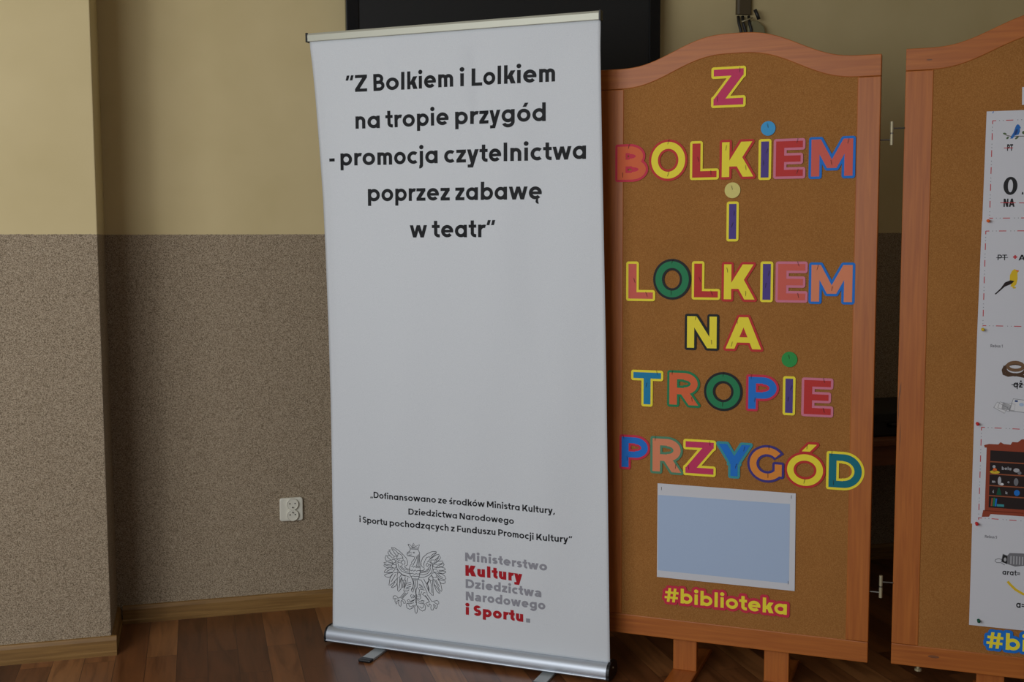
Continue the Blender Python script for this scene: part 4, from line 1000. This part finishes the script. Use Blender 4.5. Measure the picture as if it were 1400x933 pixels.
oo = lambda k, rx, rz: (0.2818+rx*math.cos(k*math.pi/20), 1.5205+rz*math.sin(k*math.pi/20))
vs, fs = union([[oo(k, 0.0064, 0.0175), oo(k, 0.0178, 0.0248), oo(k+1, 0.0178, 0.0248), oo(k+1, 0.0064, 0.0175)] for k in range(40)])
V = [bm.verts.new(fn(*p)) for p in vs]
for q in fs: bm.faces.new([V[i] for i in q])
print_obj('lettering', bm, M['p_ink'], t)
poly('lettering', [(0.3105, 1.4965), (0.3155, 1.4965), (0.3145, 1.5030), (0.3120, 1.5030)], 'ink')
text('NA', (0.2657, 1.4630), (0.2940, 1.4630), 0.0225, w=0.24); rule((0.2572, 1.4748), (0.2966, 1.4738), 0.0010); rule((0.3050, 1.4735), (0.3300, 1.4730), 0.0010)
bm = bmesh.new(); strip(bm, [(0.2305, 1.7205), (0.2325, 1.7255)], 0.0010, fn); print_obj('pen_mark', bm, M['p_bird_blue'], t)
# corner of another sheet, mostly outside the photograph
t = obj('title_sheet', sheet_bm([(0, 0), (0.24, 0), (0.24, 0.048), (-0.001, 0.048)], [(0, 1, 2, 3)], -0.0005, 0.0), M['paper'])
t.location = on2(0.3042, -0.0004, 1.7405); t.rotation_euler = (0, 0, B2_A)
tag(t, 'white paper strip at the right frame edge above the topmost puzzle sheet', 'sheet')

def push_pin(u, z, c, label):
    t = obj('push_pin', lathe(bmesh.new(), [(0.0008, 0.0), (0.0036, -0.0005), (0.0040, -0.0025), (0.0024, -0.0040), (0.0022, -0.0080), (0.0040, -0.0095), (0.0046, -0.0125), (0.0036, -0.0145), (0.0006, -0.0150)], (0, 0, 0), 'y', 16), M['p_'+c], smooth=True)
    t.location = on2(u, -0.0040, z); t.rotation_euler = (0.10, 0, B2_A+0.12)
    tag(t, label, 'push pin', 'push pins on the right board')
push_pin(0.2265, 1.4255, 'pin_orange', 'orange push pin between the two topmost puzzle sheets')
push_pin(0.2215, 1.1225, 'pin_yellow', 'yellow push pin under the sheet with the yellow bird')
push_pin(0.2155, 0.8550, 'pin_red', 'red push pin just above the bookcase sheet')
push_pin(0.2217, 0.5680, 'pin_red', 'red push pin just below the bookcase sheet')
push_pin(0.2350, 0.2860, 'pin_green', 'dark green push pin at the lower corner of the bottom puzzle sheet')

# ------------------------------------------------------------------ roll-up banner
BN_LOC, BN_A = Vector((-0.62754, 3.86511, 0)), -0.371903
bn = thing('roll_up_banner', 'tall white roll-up banner with black lettering and silver base standing on the floor', 'banner', BN_LOC, BN_A)
prof = [(-0.012, 0.0085), (-0.024, 0.012), (-0.031, 0.017), (-0.0325, 0.0185), (-0.0315, 0.0205), (-0.0290, 0.0215), (-0.0300, 0.026), (-0.0305, 0.031), (-0.0300, 0.037), (-0.0285, 0.043), (-0.0255, 0.049), (-0.0215, 0.054), (-0.0165, 0.058), (-0.011, 0.0605), (-0.006, 0.0615), (-0.004, 0.0605), (0.004, 0.0605), (0.010, 0.062), (0.035, 0.060), (0.055, 0.048), (0.062, 0.030), (0.055, 0.012), (0.040, 0.0085)]
cas = obj('cassette', prism(bmesh.new(), prof, 0.0, 0.993, lambda p, q, a: (a, p, q)), M['aluminium'], bn)
for p_ in cas.data.polygons: p_.use_smooth = True
cas.data.set_sharp_from_angle(angle=math.radians(38))
capp = [(p*1.05-0.001, 0.0065+(q-0.0085)*1.06) for p, q in prof if q != 0.0605 and p != -0.0325]
for a, b in ((-0.007, 0.0), (0.993, 1.004)):
    ec = obj('end_cap', prism(bmesh.new(), capp, a, b, lambda p, q, x: (x, p, q)), M['black'], cas, bevel=0.002)
obj('screw', lathe(bmesh.new(), [(0.0035, 0), (0.003, 0.0015)], (0, 0, 0), 'z', 12), M['steel'], cas).matrix_local = Matrix.Translation((1.004, 0.012, 0.042)) @ Matrix.Rotation(math.pi/2, 4, 'Y')
for a in (0.200, 0.800):
    ft = obj('foot', newbox(a-0.021, a+0.021, -0.105, 0.05, 0.0, 0.0085), M['foot_metal'], bn, bevel=0.0015)
    obj('foot_tip', newbox(a-0.0225, a+0.0225, -0.130, -0.103, 0.0, 0.0105), M['black'], ft, bevel=0.004)
obj('pole', tube(bmesh.new(), (0.497, 0.030, 0.058), (0.462, 0.016, 2.045), 0.0085, 14), M['aluminium'], bn, smooth=True)
rail = obj('top_rail', prism(bmesh.new(), [(-0.010, 2.0305), (-0.011, 2.050), (-0.007, 2.057), (0.008, 2.057), (0.012, 2.050), (0.011, 2.0305)], -0.041, 0.959, lambda p, q, a: (a, p, q)), M['rail_metal'], bn, bevel=0.001)
for a, b in ((-0.0475, -0.041), (0.959, 0.9645)):
    obj('end_cap', newbox(a, b, -0.012, 0.013, 2.028, 2.0585), M['black'], rail, bevel=0.001)
LEFT = [(0.055, 0.0095), (0.332, 0.0145), (0.585, 0.0150), (0.835, 0.0135), (1.082, 0.0100), (1.327, 0.0040), (1.521, -0.0030), (1.689, -0.0135), (1.857, -0.0245), (2.0, -0.0365), (2.035, -0.0385)]
def left_edge(z):
    for (za, ua), (zb, ub) in zip(LEFT, LEFT[1:]):
        if z <= zb: t = (z-za)/(zb-za); return ua+(ub-ua)*t
    return LEFT[-1][1]
def right_edge(z): return 0.9975-0.0365*(z-0.06)/(2.03-0.06)
def wave(u, z):
    """depth of the cloth: soft folds falling from the rail, calmer at the bottom"""
    k = sm((z-0.08)/0.25)*sm((2.034-z)/0.10)
    f = 0.0022*math.sin(2*math.pi*(u*2.1+z*0.35)) + 0.0016*math.sin(2*math.pi*(u*3.7-z*0.5)+1.0)
    f += 0.0050*math.exp(-((u-0.55-0.10*(2.0-z))/0.032)**2)*sm((z-1.2)/0.7)
    f -= 0.0042*math.exp(-((u-0.22-0.25*(2.0-z))/0.04)**2)*sm((z-1.4)/0.5)
    f += 0.0042*math.exp(-((u-0.80+0.20*(z-0.9))/0.045)**2)*math.exp(-((z-1.05)/0.25)**2)
    f += 0.004*sm((0.05-(u-left_edge(z)))/0.07)*sm((z-0.4)/0.6)
    return 1.7*f*k
bm = bmesh.new(); nu, nz = 90, 150; rows = []
for j in range(nz+1):
    z = 0.055+(2.034-0.055)*j/nz; a, b = left_edge(z), right_edge(z)
    rows.append([bm.verts.new((a+(b-a)*i/nu, wave(a+(b-a)*i/nu, z), z)) for i in range(nu+1)])
for j in range(nz):
    for i in range(nu): bm.faces.new((rows[j][i], rows[j][i+1], rows[j+1][i+1], rows[j+1][i]))
face_front(bm)
me = bpy.data.meshes.new('fabric'); bm.to_mesh(me); bm.free()
for p in me.polygons: p.use_smooth = True
fabric = link('fabric', me, M['cloth'], bn)
sd = fabric.modifiers.new('thickness', 'SOLIDIFY'); sd.thickness = 0.0005; sd.offset = -1
def on_cloth(u, z): return (u, wave(u, z)-0.0006, z)
for txt, p0, p1, cap, w, col, style in BANNER_LINES:
    bm = text_bm(bmesh.new(), txt, p0, p1, cap, w, on_cloth, style)
    print_obj('lettering', bm, M['ink_'+col], fabric)
bm = bmesh.new()
for pl in EMBLEM: strip(bm, pl, 0.0009, on_cloth)
print_obj('eagle_emblem', bm, M['ink_line'], fabric)
